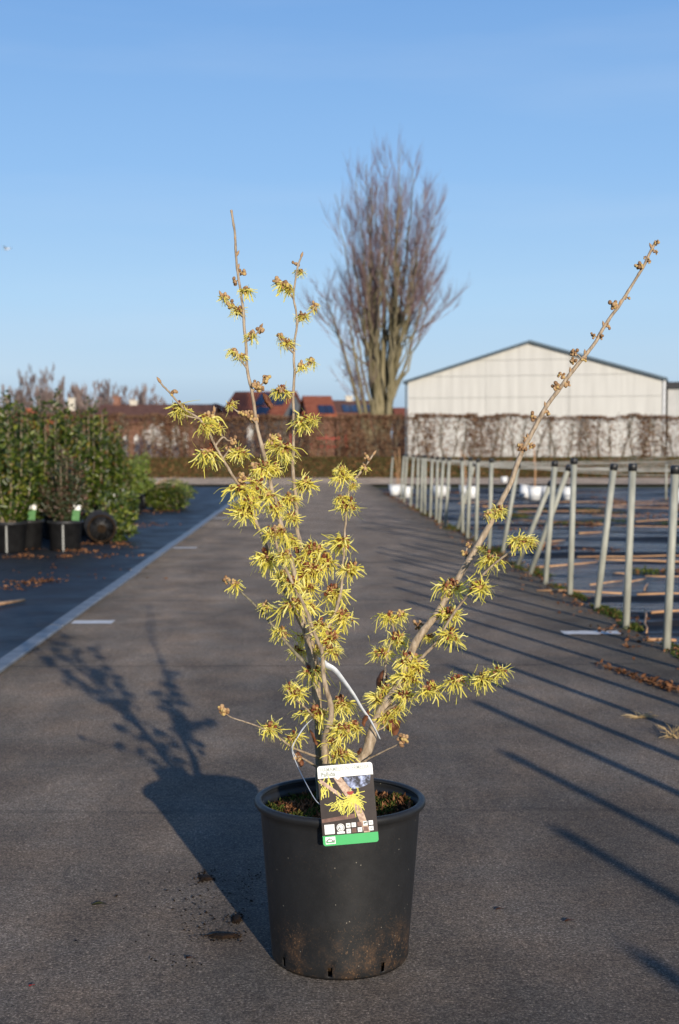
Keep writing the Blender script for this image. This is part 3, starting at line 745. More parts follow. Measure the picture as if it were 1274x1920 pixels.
# ------------------------------------------------------------------ white tubs
m = MB(); m.lathe([(0, 0), (.115, 0), (.15, .27), (.142, .27), (.11, .02), (0, .02)], 20); tub_me = m.mesh('body', M['white_plastic'], True)
m = MB(); m.lathe([(.149, .255), (.165, .258), (.166, .275), (.158, .281), (.143, .279), (.142, .262)], 20, closed=True); rim_me = m.mesh('rim', M['white_plastic'], True)
for k, (x, y, s) in enumerate(((740, 929, .95), (764, 933, .95), (823, 931, .95), (834, 930, .9), (872, 931, .95), (885, 934, 1), (946, 905, .75), (983, 934, 1.0), (1003, 937, 1.1), (1027, 934, 1.0), (1066, 937, 1.05), (1276, 943, 1.1), (752, 926, .85))):
    g = ground(x, y); o = empty('white_tub', (g.x, g.y, 0), k)
    link('body', tub_me, o, sc=s); link('rim', rim_me, o, sc=s)
    lab, grp = 'white plastic plant tub standing beyond the posts at the end of the mat', 'white tubs'
    if k in (8, 5, 1):
        m = MB(); m.lathe([(0, .24), (.138, .24)], 14); m.build('soil', M['soil'], o)
    if k == 7: o.rotation_euler = (R(0), R(14), 0.4); o.location.z = .02; lab, grp = 'white plastic tub tilting against its neighbour with the brown stake', None
    if k == 8: lab, grp = 'white plastic tub holding a thin brown stake', None
    if k == 6: lab, grp = 'small lone white tub at the far kerb of the cross road', None
    tag(o, lab, 'tub', grp)
g = ground(1003, 937); m = MB(); m.tube([(g.x, g.y, .2), (g.x + .01, g.y, .7), (g.x - .04, g.y, 1.35)], [.02, .018, .012], 8); tag(m.build('brown_stake', M['bamboo'], None, True), 'thin brown stake standing in a white tub', 'stake')
for k, (x, y, h_) in enumerate(((748, 925, 1.2), (744, 922, 1.1), (868, 930, 1.15), (872, 931, 1.05))):
    g = ground(x, y); m = MB(); m.tube([(g.x, g.y, 0), (g.x + .02, g.y, h_*.5), (g.x + random.uniform(-.06, .06), g.y, h_)], [.012, .012, .009], 7)
    tag(m.build('bamboo_stake', M['bamboo'], None, True), 'thin upright bamboo stake among the far posts', 'stake', 'upright bamboo stakes')

# ------------------------------------------------------------------ canes lying on the wet mat
CN = [(1007,1106,1165,1112), (1192,1113,1300,1113), (1006,1063,1121,1054), (1082,1043,1300,1041), (1118,1049,1300,1053), (961,974,1134,983), (971,959,1124,957), (1122,950,1300,954), (1192,977,1300,972),
      (1108,1096,1167,1088), (1211,1080,1310,1080), (1209,1144,1214,1186), (1211,1198,1268,1200), (1045,941,1255,940), (1150,985,1290,988), (800,931,960,941), (905,950,1010,948), (1085,1000,1135,997), (1180,1091,1210,1084), (860,943,930,940), (1225,1148,1290,1143), (1150,1074,1175,1075), (1150,946,1260,943), (1000,1020,1060,1012), (1110,966,1200,968), (1215,1093,1208,1106)]
for k, (x0, y0, x1, y1) in enumerate(CN):
    a, b = ground(x0, y0, .01), ground(x1, y1, .01); L = (b - a).length; r = random.uniform(.007, .011)
    a.z = b.z = r - .004
    nseg = max(3, int(L / .22)); pts, rad = [], []
    off = [Vector((random.gauss(0, .006), random.gauss(0, .01), 0)) for _ in range(nseg + 1)]
    for q in range(nseg + 1):
        pts.append(a.lerp(b, q/nseg) + off[q] + Vector((0, 0, random.uniform(0, .006)))); rad.append(r * (1 - .25*q/nseg) * (1.12 if q % 2 else 1))
    m = MB(); m.tube(pts, rad, 7)
    lab = 'bare brown bamboo cane lying across the wet mat beyond the posts'
    g_ = 'canes on the wet mat'
    if k == 0: lab, g_ = 'pale bamboo cane lying from the asphalt edge across two steel posts', None
    tag(m.build('bamboo_cane', M['bamboo'], None, True), lab, 'cane', g_)
a, b = ground(0, 1133, .02), ground(46, 1125, .02)
a = a + (a - b) * 1.5
m = MB(); m.tube([a, a.lerp(b, .5) + Vector((0, 0, .004)), b], [.016, .016, .014], 7); tag(m.build('bamboo_cane', M['bamboo'], None, True), 'short brown cane on the black mat in front of the potted shrubs', 'cane')

# ------------------------------------------------------------------ litter, moss
def flakes(name, label, patches, size, mat, zoff=.006, cat='leaf litter', flat=.35):
    P = []
    for (cx, cy, rx, ry, n, rot) in patches:
        a = rng.uniform(0, 2*math.pi, n); q = np.sqrt(rng.random(n)) * (0.55 + .45 * rng.random(n))
        ux, uy = rx * q * np.cos(a), ry * q * np.sin(a)
        P.append(np.stack([cx + ux*math.cos(rot) - uy*math.sin(rot), cy + ux*math.sin(rot) + uy*math.cos(rot), zoff + rng.random(n) * size * .35], 1))
    P = np.concatenate(P); n = len(P); D = rng.normal(size=(n, 3)); D[:, 2] *= flat
    o = link(name, leaf_cloud(name, P, D, rng.uniform(.6, 1.3, n) * size, rng.uniform(.35, .65, n) * size, M[mat]))
    return tag(o, label, cat, kind='stuff')
def gp(x, y, rx, ry, n, rot=0.0):
    g = ground(x, y); return (g.x, g.y, rx, ry, n, rot)
flakes('leaf_litter', 'brown leaf litter gathered round the black nursery pots', [gp(random.uniform(-20, 245), random.uniform(1012, 1046), random.uniform(.1, .5), random.uniform(.05, .25), random.randint(10, 34)) for _ in range(30)] + [gp(235, 985, .9, .8, 160), gp(65, 1093, .28, .10, 60), gp(95, 1090, .2, .08, 40), gp(30, 1100, .3, .06, 30), gp(20, 1107, .2, .05, 15), gp(260, 960, 1.0, 1.5, 160), gp(120, 1075, 1.5, 1.2, 30)], .038, 'litter')
pt = []
for k in range(46):
    x, y = random.uniform(2.3, 9), random.uniform(7.5, 38)
    pt.append((x, y, random.uniform(.2, .9), random.uniform(.06, .35), random.randint(25, 110), random.uniform(-.15, .15)))
flakes('leaf_litter', 'brown wet leaf litter strewn over the puddled mat beyond the posts', pt, .045, 'litter')
flakes('leaf_litter', 'brown leaves and soil crumbs along the mossy asphalt edge', [(2.08 + random.gauss(0, .05), 3 + k * .45, .16, .26, 22, 0) for k in range(72)] + [(1.9, 3 + k*.9, .25, .5, 5, 0) for k in range(30)], .032, 'litter')
flakes('leaf_litter', 'long streak of red brown leaf litter on the asphalt by the posts', [gp(1212, 1279, .045, .70, 170, 1.05 - math.pi/2 + .75), gp(1240, 1285, .06, .3, 60, .3), gp(1185, 1215, .05, .06, 14)], .03, 'litter')
flakes('moss_strip', 'green moss and small weeds along the mat edge', [(2.12 + random.gauss(0, .05), random.uniform(5, 26), random.uniform(.05, .14), random.uniform(.1, .4), 160, 0) for k in range(34)] + [(2.13, 9.35, .1, .45, 700, 0), (2.1, 8.55, .08, .25, 350, 0), (2.12, 10.4, .07, .3, 350, 0)], .022, 'moss', .0, 'moss', 1.2)
flakes('moss_patches', 'olive moss cushions on the wet mat beyond the posts', [(random.uniform(3, 7), random.uniform(12, 26), random.uniform(.2, .7), random.uniform(.1, .3), 170, 0) for k in range(12)], .035, 'moss', .0, 'moss', 1.0)
for k, (x, y) in enumerate(((1200, 1346), (1262, 1384))):
    g = ground(x, y); m = MB(); rd = random.Random(k)
    for q in range(26):
        a = rd.uniform(0, 6.28); l = rd.uniform(.03, .09); w = rd.uniform(0, .06 if k else .02)
        m.tube([(rd.gauss(0, .02), rd.gauss(0, .012), .003), (math.cos(a)*l*.5, math.sin(a)*l*.4, .006 + w*.7), (math.cos(a)*l, math.sin(a)*l*.8, .004 + w)], [.0016, .0014, .0006], 3, False)
    o = m.build('straw_tuft', M['straw']); o.location = (g.x, g.y, 0)
    tag(o, ('flat tuft of dry straw lying on the asphalt', 'upright tuft of dry straw on the asphalt')[k], 'straw')

# soil spilled left of the big pot
def smear(name, x, y, rx, ry, seed, label):
    rd = random.Random(seed); g = ground(x, y); m = MB(); n = 40
    vs_ = [(0, 0, .008)]
    for q in range(n):
        a = 2*math.pi*q/n; f = .55 + .45 * (.5 + mnoise.noise((math.cos(a)*1.6 + seed, math.sin(a)*1.6, 0))) + rd.uniform(-.12, .22)
        vs_.append((math.cos(a)*rx*f*.55, math.sin(a)*ry*f*.55, .007))
    for q in range(n):
        a = 2*math.pi*q/n; v = vs_[1+q]; k_ = 1.4 + rd.uniform(0, .5)
        vs_.append((v[0]*k_, v[1]*k_, .0015))
    m.add(vs_, [(0, 1+q, 1+(q+1) % n) for q in range(n)] + [(1+q, 1+n+q, 1+n+(q+1) % n, 1+(q+1) % n) for q in range(n)])
    o = m.build(name, M['damp_soil']); o.location = (g.x, g.y, 0); return tag(o, label, 'soil', kind='stuff')
smear('spilled_soil', 418, 1757, .05, .022, 1, 'dark smear of spilled soil on the asphalt beside the big pot')
smear('spilled_soil', 385, 1648, .022, .035, 2, 'small heap of spilled soil at the edge of the pot shadow')
smear('spilled_soil', 444, 1725, .02, .035, 3, 'small red brown heap of soil near the soil smear')
flakes('soil_crumbs', 'dark soil crumbs scattered over the asphalt beside the big pot', [gp(400, 1700, .16, .35, 110), gp(385, 1645, .03, .06, 40), gp(440, 1725, .03, .06, 40), gp(420, 1757, .07, .04, 50), gp(300, 1700, .3, .4, 22), gp(470, 1650, .05, .12, 24), gp(360, 1800, .1, .06, 16)], .009, 'soil', .001, 'soil')
def small_leaf(x, y, L, col_, label, rz):
    g = ground(x, y); m = MB()
    prof = [(0, .02), (.25, .22), (.5, .3), (.75, .2), (1, .01)]
    v = []
    for u, w in prof: v += [(u*L - L/2, -w*L, .006 + .25*w*L), (u*L - L/2, 0, .002 + .004*u), (u*L - L/2, w*L, .004 + .3*w*L)]
    m.add(v, [(3*k + j, 3*k + j + 1, 3*k + j + 4, 3*k + j + 3) for k in range(4) for j in range(2)])
    o = m.build('fallen_leaf', M[col_], None, True); o.location = (g.x, g.y, 0); o.rotation_euler = (0, 0, rz); tag(o, label, 'leaf')
small_leaf(186, 1698, .034, 'verge_grass', 'small curled olive leaf alone on the asphalt', .1)
small_leaf(1068, 1729, .024, 'dead_leaf', 'small curled brown leaf on the asphalt by the post shadows', .2)
small_leaf(938, 1707, .02, 'dead_leaf', 'thin reddish leaf scrap on the asphalt near the big pot', .1)
small_leaf(60, 1851, .012, 'red_paint', 'tiny red scrap on the asphalt', .3)
small_leaf(357, 1799, .018, 'dead_leaf', 'small brown leaf scrap beside the spilled soil', .3)

# ------------------------------------------------------------------ potted shrubs on the left
def nursery_pot(r=.20, h=.34):
    m = MB(); m.lathe([(0, 0), (r*.86, 0), (r*.97, h-.04), (r*.99, h-.04), (r*1.05, h-.03), (r*1.05, h), (r*.96, h), (r*.95, h-.05), (0, h-.05)], 24); return m.mesh('pot', M['nursery_pot'], True)
pot_me = nursery_pot()
m = MB(); m.box((-.009, -.004, .0), (.009, .004, .30)); seam_me = m.mesh('pot_seam', M['cord'])
def shrub_foliage(name, height, rad, nshoot, mat, seed, lsize=.085, per=130, zlow=.36):
    rg = np.random.default_rng(seed); P, D = [], []; st = MB()
    for s in range(nshoot):
        a = rg.uniform(0, 2*math.pi); q = math.sqrt(rg.random()); hh = height * (rg.uniform(.70, 1.0) - .30*q*q)
        b = np.array([math.cos(a)*.06*q, math.sin(a)*.06*q, zlow - .05]); e = np.array([math.cos(a)*rad*q, math.sin(a)*rad*q, hh])
        c = np.array([math.cos(a)*rad*q*1.15, math.sin(a)*rad*q*1.15, zlow + (hh - zlow)*.35])
        tt = np.linspace(0.06, 1, per)[:, None]
        pts = b*(1-tt)**2 + 2*c*tt*(1-tt) + e*tt*tt + rg.normal(0, .025, (per, 3))
        ang = np.arange(per)*2.4 + rg.uniform(0, 6)
        d = np.stack([np.cos(ang), np.sin(ang), np.full(per, .75)], 1) + rg.normal(0, .3, (per, 3))
        P.append(pts); D.append(d)
        st.tube([tuple(b), tuple(b*.25 + c*.5 + e*.25), tuple(e)], [.009, .006, .003], 4, False)
    P = np.concatenate(P); D = np.concatenate(D); n = len(P)
    return leaf_cloud(name, P, D, rg.uniform(.6, 1.2, n)*lsize, rg.uniform(.30, .42, n)*lsize, M[mat]), st.mesh('stems', M['twig_bark'])
FO = {'a': shrub_foliage('foliage', 1.82, .33, 24, 'laurel_leaf', 1), 'b': shrub_foliage('foliage', 1.74, .29, 21, 'laurel_leaf', 2), 'd': shrub_foliage('foliage', 1.25, .26, 22, 'dark_leaf', 3, .065),
      'l': shrub_foliage('foliage', 1.22, .34, 24, 'light_leaf', 4, .085), 'f': shrub_foliage('foliage', 1.35, .34, 30, 'laurel_leaf', 6, .085)}
def plant_card(parent, loc, rz, s=1.0):
    m = MB(); m.box((-.045*s, -.002, .07*s), (.045*s, .002, .13*s)); a = m.build('plant_card', M['tag_white'], parent); a.location = loc; a.rotation_euler = (0.15, 0.1, rz)
    m = MB(); m.box((-.045*s, -.002, -.06*s), (.045*s, .002, .0695*s)); m.build('card_picture', M['card_green'], a)
SH = [('a', 12, 1036, 0, 1.0, 'tall green laurel in black pot with pale seam and no card'), ('b', 44, 1031, 1.2, .98, 'green laurel in black pot with pale seam and a green card'),
      ('a', 70, 1008, 2.2, 1.02, 'green laurel behind the gap between the carded laurel and the dark leaved shrub'), ('d', 118, 1033, 0.6, 1.0, 'dark leaved reddish shrub in black pot with a white and green card'),
      ('a', 104, 1012, 3.0, 1.06, 'tallest green laurel standing behind the dark leaved shrub'), ('b', 134, 1006, 4.0, 1.05, 'green laurel behind the pot with the dark leaved shrub, next to the tallest laurel'),
      ('a', 166, 1004, 5.0, 1.02, 'green laurel standing right behind the lying black pot'), ('b', 196, 992, 0.3, 1.0, 'green laurel just beyond the lying pot, on its path side'),
      ('l', 246, 962, 1.0, 1.05, 'light green shorter shrub in black pot at the back of the row'), ('b', 215, 972, 2.0, .92, 'green laurel standing between the lying pot and the light green shrub'), ('a', -30, 1022, 2.0, 1.0, 'green laurel on the far side of the cardless seamed pot'),
      ('a', 22, 1000, 1.0, 1.04, 'green laurel in the back row behind the two seamed pots')]
for k, (v, x, y, rz, s, lab) in enumerate(SH):
    g = ground(x, y); o = empty('potted_shrub', (g.x, g.y + .17, 0), rz); tag(o, lab, 'potted shrub', 'potted shrubs on the black mat')
    link('pot', pot_me, o); fo, st = FO[v]
    link('foliage', fo, o, sc=s)['kind'] = 'stuff'; link('stems', st, o, sc=s)
    if k in (0, 1, 3):
        a = -math.pi/2 - rz + .05
        sm = link('pot_seam', seam_me, o, (math.cos(a)*.1735, math.sin(a)*.1735, .0), (0, 0, a + math.pi/2)); sm.rotation_euler = (R(4.2), 0, a + math.pi/2)
    if k in (3, 9, 7, 1):
        a = -math.pi/2 - rz + (.75 if k == 3 else .5)
        plant_card(o, (math.cos(a)*.22, math.sin(a)*.22, .40), -rz + .2, .95)
# lying pot: its foot faces the camera, the foliage lies behind it
g = ground(190, 1020); lp = empty('fallen_potted_shrub', (g.x, g.y + .05, .185)); tag(lp, 'black pot tipped over with its round foot facing the path', 'potted shrub')
o = link('pot', pot_me, lp); o.rotation_euler = (R(-88), 0, R(10))
m = MB(); m.lathe([(.0, -.004), (.05, -.004), (.055, .0), (.15, .0), (.165, -.006), (.172, -.006), (.172, .004)], 24); o2 = m.build('pot_foot', M['soil'], lp); o2.rotation_euler = (R(-88), 0, R(10))
fo, st = FO['f']
o = link('foliage', fo, lp, sc=.9); o.rotation_euler = (R(-80), 0, R(-6)); o['kind'] = 'stuff'
o = link('stems', st, lp, sc=.9); o.rotation_euler = (R(-80), 0, R(-6))
# fallen leafy shrubs lying further back
for k, (x, y, rz, v) in enumerate(((236, 958, R(-84), 'f'), (262, 955, R(-80), 'l'), (258, 945, R(-96), 'f'))):
    g = ground(x, y); o = empty('fallen_shrub', (g.x, g.y + .2, .20), rz); tag(o, ('green shrub lying on its side on the mat beyond the row', 'light green shrub lying flat behind the fallen pot row', 'second green shrub lying on the mat beside the light one')[k], 'potted shrub')
    fo, st = FO[v]; a = link('foliage', fo, o, sc=(1.1, .72, 1.0)); a.rotation_euler = (R(-86), 0, 0); a['kind'] = 'stuff'
    a = link('stems', st, o); a.rotation_euler = (R(-86), 0, 0); a = link('pot', pot_me, o); a.rotation_euler = (R(-86), 0, 0)

# ------------------------------------------------------------------ birds
def bird(name, p, span, mat, label, rz, flap):
    o = empty(name, p, rz); tag(o, label, 'bird'); s = span / 2
    m = MB(); m.tube([(0, -s*.50, 0), (0, -s*.42, .0), (0, -s*.2, 0), (0, s*.1, 0), (0, s*.32, 0), (0, s*.5, 0)], [s*.01, s*.06, s*.10, s*.10, s*.05, s*.015], 8)
    m.add([(-s*.03, s*.4, 0), (s*.03, s*.4, 0), (s*.09, s*.62, .0), (-s*.09, s*.62, 0)], [(0,1,2,3)]); m.build('body', M[mat], o, True)
    for q in (-1, 1):
        m = MB(); prof = [(0.06, -.16, .14, 0), (.35, -.22, .08, flap*.55), (.65, -.14, .06, flap*.75), (.98, .04, .07, flap*.5)]
        v = []
        for x, ya, yb, z_ in prof: v += [(q*x*s, ya*s, z_*s), (q*x*s, yb*s, z_*s)]
        v += [(a, b, c - .012*s) for a, b, c in v]
        f = [(2*k, 2*k+1, 2*k+3, 2*k+2) for k in range(3)] + [(8+2*k, 8+2*k+2, 8+2*k+3, 8+2*k+1) for k in range(3)]
        m.add(v, f); m.build('wing', M[mat], o)
    m = MB(); m.ball((0, -s*.5, s*.02), s*.055, 8, 6); m.build('head', M[mat], o, True)
bird('gull', at(13, 467, 52), .62, 'gull_white', 'white gull gliding in the open sky', R(60), .35)
bird('dark_bird', at(632, 713, 80), .60, 'bird_dark', 'small dark bird flying between the plant and the big tree', R(15), -.12)

# ------------------------------------------------------------------ the potted witch hazel
PY = 2.99
pc = ground(636, 1790); PX = at(638, 1500, PY).x
wh = empty('potted_witch_hazel', (PX, PY, 0)); tag(wh, 'yellow flowering witch hazel in large black pot on the asphalt', 'potted plant')
O = Vector((PX, PY, 0))
# pot wall with drainage notches in its foot
rows_z = [0.0, .008, .030, .05, .08, .12, .18, .24, .295, .330, .340, .345, .352, .360, .364, .364, .360]
RB, RT = .1545, .181
def rr(z_): return RB + (RT - RB) * (z_/.345)
rad = [rr(z_) for z_ in rows_z]
rad[0] -= .004; rad[10] = RT; rad[11] = RT + .007; rad[12] = RT + .0125; rad[13] = RT + .0125; rad[14] = RT + .008; rad[15] = RT + .001; rad[16] = RT - .004
NS = 96; m = MB(); v = []
for z_, r_ in zip(rows_z, rad):
    for k in range(NS): w = 2*math.pi*k/NS; v.append((r_*math.cos(w), r_*math.sin(w), z_))
f = []
notch = set()
for cdeg in range(0, 360, 45):
    kk = int(round((cdeg + 259) / 360 * NS)) % NS; notch |= {kk}
for i in range(len(rows_z) - 1):
    for k in range(NS):
        if i == 1 and k in notch: continue
        k2 = (k+1) % NS; f.append((i*NS+k, i*NS+k2, (i+1)*NS+k2, (i+1)*NS+k))
m.add(v, f)
pot = m.build('pot', M['big_pot'], wh, True)
sol = pot.modifiers.new('thick', 'SOLIDIFY'); sol.thickness = .0035; sol.offset = -1
m = MB(); m.lathe([(0, .018), (RB - .008, .018), (RB - .006, .033), (rr(.3) - .008, .31)], 48); m.build('pot_lining', M['soil'], pot, True)
# soil and moss
m = MB(); n = 26; vs_ = []; SOILZ = .326
for j in range(n + 1):
    for i in range(49):
        r_ = (RT - .007) * j / n; w = 2*math.pi*i/48
        x, y = r_*math.cos(w), r_*math.sin(w)
        vs_.append((x, y, SOILZ + .012 * mnoise.noise((x*14, y*14, .4)) + .008 * mnoise.noise((x*50, y*50, 1.4)) + .006 * (j/n)))
m.add(vs_, [(j*49+i, j*49+i+1, (j+1)*49+i+1, (j+1)*49+i) for j in range(n) for i in range(48)])
m.build('soil', M['soil'], wh, True)
def tufts(name, n, mat, cond, ln, wd):
    a = rng.uniform(0, 2*math.pi, n*4); r_ = np.sqrt(rng.random(n*4)) * (RT - .012); x, y = r_*np.cos(a), r_*np.sin(a)
    k = np.array([cond(p_, q_) for p_, q_ in zip(x, y)]); x, y = x[k][:n], y[k][:n]; n = len(x)
    z_ = np.array([SOILZ + .012 * mnoise.noise((p_*14, q_*14, .4)) for p_, q_ in zip(x, y)]) + rng.random(n) * .010
    D = rng.normal(size=(n, 3)) * .8; D[:, 2] = np.abs(D[:, 2]) + .3
    o = link(name, leaf_cloud(name, np.stack([x, y, z_], 1), D, rng.uniform(.6, 1.4, n)*ln, wd, M[mat]), wh); o['kind'] = 'stuff'
tufts('moss', 3800, 'moss', lambda x, y: mnoise.noise((x*16, y*16, 5.0)) > -.05, .010, .004)
tufts('bark_mulch', 1500, 'litter', lambda x, y: mnoise.noise((x*16, y*16, 5.0)) < .12, .012, .006)

def W(x, y, Y): return at(x, y, Y) - O
STEMS = {}
def stem(key, pts, w0, w1, Y0, Y1, mat='twig_bark', pw=1.0):
    """pts from base to tip in picture pixels; widths in pixels; depth runs from Y0 to Y1"""
    n = len(pts); ds = [0]
    for k in range(1, n): ds.append(ds[-1] + math.hypot(pts[k][0]-pts[k-1][0], pts[k][1]-pts[k-1][1]))
    P = []
    for k, (x, y) in enumerate(pts):
        u = ds[k]/ds[-1]; P.append(W(x, y, Y0 + (Y1-Y0)*u**pw))
    sp = smooth_path(P, sub=5); L = len(sp); rs = []
    for k in range(L):
        u = k/(L-1); Yd = sp[k].y + PY
        r_ = .5 * (w1 + (w0-w1)*(1-u)**1.7) * Yd/FPX * .85
        rs.append(r_ * (1 + .10*mnoise.noise((u*26 + len(key), len(STEMS) % 7, 0)) + (.14 if k % 6 == 0 else 0)))
        sp[k] = sp[k] + Vector((mnoise.noise((u*30, 1, len(STEMS))), mnoise.noise((u*30, 9, len(STEMS))), 0)) * .0018
    m = MB(); m.tube(sp, rs, 9); m.build('stem', M[mat], wh, True)
    STEMS[key] = [(pts[k][0], pts[k][1], Y0 + (Y1-Y0)*(ds[k]/ds[-1])**pw) for k in range(n)]
stem('trunk_a', [(602,1522),(600,1470),(598,1412),(597,1370),(594,1312)], 19, 15, 3.05, 3.06, 'trunk_bark')
stem('s1', [(594,1320),(588,1262),(584,1240),(571,1178),(562,1125),(552,1075),(540,1025),(527,981),(518,945),(509,912),(500,870),(490,830),(482,800),(477,760),(472,732),(464,692),(461,640),(457,590),(452,550),(446,510),(443,480),(441,440),(437,412),(434,394)], 15, 5, 3.06, 3.12)
stem('s2', [(600,1335),(596,1285),(588,1220),(580,1162),(574,1110),(565,1028),(557,990),(556,940),(549,881),(551,840),(551,790),(550,742),(553,700),(551,662),(556,620),(557,595),(551,560),(553,535),(559,500),(567,476)], 13, 4, 3.07, 3.28)
stem('s3', [(590,1265),(577,1197),(560,1160),(540,1118),(524,1081),(505,1034),(480,978),(458,925),(438,894),(418,860),(404,836),(390,806),(372,784),(345,766),(318,735),(306,724),(298,712)], 11, 4, 3.05, 2.82)
stem('s4', [(622,1522),(614,1450),(609,1405),(612,1378),(621,1345),(619,1315),(610,1285),(606,1255),(605,1225),(593,1194),(571,1137),(543,1081),(521,1028),(512,1000)], 20, 6, 3.02, 2.88, 'twig_bark')
stem('s5', [(598,1270),(606,1215),(618,1170),(630,1147),(641,1100),(645,1050),(646,1010),(649,975),(652,940),(659,909),(683,877),(703,848)], 9, 4, 3.06, 3.20)
stem('s6', [(590,1262),(565,1236),(543,1212),(518,1181),(497,1155),(484,1140),(457,1114),(436,1098),(424,1086)], 9, 4, 3.06, 3.12, 'trunk_bark')
stem('s7', [(598,1420),(575,1412),(546,1400),(521,1381),(484,1362),(455,1352),(432,1344),(420,1332)], 6, 2.6, 3.04, 2.86)
stem('s7b', [(598,1440),(585,1432),(572,1424),(560,1418)], 6, 4, 3.04, 3.0)
stem('s8', [(606,1368),(592,1348),(577,1331),(555,1312),(538,1294)], 6, 4, 3.04, 2.94)
stem('s9', [(640,1522),(650,1475),(668,1440),(688,1409),(700,1370),(708,1345),(728,1313),(753,1279),(765,1245),(772,1222),(782,1200),(800,1176),(818,1152),(838,1120),(858,1087),(888,1036),(920,982),(940,940),(960,900),(972,866),(984,838),(1006,796),(1024,764),(1050,728),(1075,694),(1097,667),(1118,640),(1132,615),(1147,592),(1162,572),(1178,546),(1196,518),(1208,498),(1218,476),(1231,452)], 27, 6, 3.02, 3.12, 'twig_bark')
stem('s10', [(760,1268),(780,1242),(796,1228),(818,1205),(834,1178),(852,1149),(880,1112),(906,1078),(930,1055),(960,1033),(976,1024)], 8, 4.5, 3.05, 2.92)
stem('s11', [(712,1342),(730,1328),(750,1319),(778,1308),(805,1300),(832,1293),(862,1287),(900,1284),(925,1275),(943,1266)], 7, 3, 3.04, 2.84)
stem('s12', [(714,1335),(718,1300),(722,1265),(725,1236),(732,1208),(738,1185),(736,1165)], 7, 4, 3.05, 3.16)
stem('s13', [(668,1440),(682,1428),(697,1420),(725,1406),(748,1395),(758,1387)], 4.5, 3, 3.02, 2.94)
for k, pts in enumerate(([(484,800),(474,786),(456,776),(446,772),(434,762)], [(473,733),(484,726),(494,718),(500,709)], [(461,640),(474,634),(484,622),(490,612)], [(457,595),(446,586),(434,572),(421,562),(413,552)], [(463,690),(452,676),(440,664),(428,657)],
        [(551,560),(540,546),(526,532),(516,520)], [(556,603),(566,600),(580,588),(592,574)], [(551,662),(540,652),(527,638),(522,630)], [(552,700),(566,692),(580,684),(588,676)], [(550,745),(540,742),(530,734),(522,722)],
        [(392,808),(398,790),(402,776),(405,764)], [(404,836),(418,820),(428,826),(440,826)], [(418,860),(428,846),(430,838)], [(500,870),(482,880),(466,892)], [(549,810),(560,804),(574,796)], [(860,1084),(872,1062),(874,1036),(880,1018)],
        [(800,1176),(792,1176),(784,1172)], [(920,982),(914,974),(908,966)], [(643,1030),(634,1028),(625,1022)], [(558,945),(566,930),(572,916)], [(645,1080),(655,1080),(664,1076)], [(641,1120),(630,1122),(622,1120)], [(606,1330),(622,1332),(640,1326)], [(612,1385),(628,1384),(642,1378)], [(700,1370),(716,1366),(728,1356)],
        [(372,784),(358,782),(340,776)], [(418,862),(404,852),(388,846),(376,842)], [(490,835),(506,832),(520,838)], [(906,1078),(914,1066),(920,1056)], [(852,1149),(846,1158),(842,1164)], [(818,1205),(830,1200),(842,1196)], [(683,877),(688,866),(686,856)], [(672,890),(680,880),(686,880)])):
    bx, by = pts[0]
    Y = min(((math.hypot(x-bx, y-by), Yv) for s in list(STEMS) if s[0] == 's' for x, y, Yv in STEMS[s]))[1]
    stem('t%d' % k, pts, 5, 3, Y, Y + random.uniform(-.05, .05))

# ---- flower and bud meshes
def petal_mesh(name, nfl, seed, spread=1.0, droop=.5, plen=1.0, updown=(-.95, .62)):
    rd = np.random.default_rng(seed); V, F, AL = [], [], []; nb = 0; SEG = 7
    for q in range(nfl):
        c = rd.normal(0, .0065, 3) * spread; c[2] = abs(c[2]) * .4 + .004
        ax = unit(np.array([c[0], c[1], .002]) + rd.normal(0, .006, 3))
        for w in range(int(rd.integers(4, 7))):
            zc = rd.uniform(*updown); a = rd.uniform(0, 2*math.pi); sx = math.sqrt(max(0, 1 - zc*zc))
            d = unit(np.array([math.cos(a)*sx, math.sin(a)*sx, zc]) + ax*.55)
            L = rd.uniform(.015, .0275) * plen; side = unit(np.cross(d, rd.normal(size=3))); nrm = np.cross(side, d)
            wid = rd.uniform(.0009, .0014); ph = rd.uniform(0, 6.28); fq = rd.uniform(4, 9); amp = rd.uniform(.03, .11) * L; curl = rd.normal(0, .52) * L; c2 = rd.normal(0, .34) * L
            roll = rd.uniform(-1.5, 1.5)
            for k in range(SEG + 1):
                s = k/SEG
                p = c + d*L*s + np.array([0, 0, -1.0])*droop*L*s*s*.6 + side*(c2*s*s + amp*math.sin(fq*s + ph)) + nrm*(curl*s*s + amp*.7*math.sin(fq*1.3*s + ph*2))
                ww = wid * (0.75 + .35*math.sin(math.pi*min(1, s*1.1)))
                sd = side*math.cos(roll*s) + nrm*math.sin(roll*s)
                V += [p + sd*ww, p - sd*ww]; AL += [s, s]
            for k in range(SEG): F.append([nb+2*k, nb+2*k+1, nb+2*k+3, nb+2*k+2])
            nb += 2*(SEG+1)
    me = fast_mesh(name, np.array(V), np.array(F), M['petal'], True)
    me.attributes.new('along', 'FLOAT', 'POINT').data.foreach_set('value', AL); return me
def bud_mesh(name, n, mat, seed, size=.0036, spread=.006):
    rd = random.Random(seed); m = MB()
    for k in range(n):
        d = Vector((rd.gauss(0, 1), rd.gauss(0, 1), rd.gauss(.25, .8))).normalized() * spread * rd.uniform(.5, 1.5)
        m.ball(d, size*rd.uniform(.7, 1.2), 7, 5, (1, 1, rd.uniform(.9, 1.35)))
        m.tube([(0, 0, 0), tuple(d)], .0012, 4, False)
    return m.mesh(name, M[mat], True)
PF = [petal_mesh('petals', 20, 40 + k, 1.15, .40 + .15*(k % 3)) for k in range(8)]
PM = [petal_mesh('petals', 8, 60 + k, .8, .9, .75, (-.95, .1)) for k in range(5)]
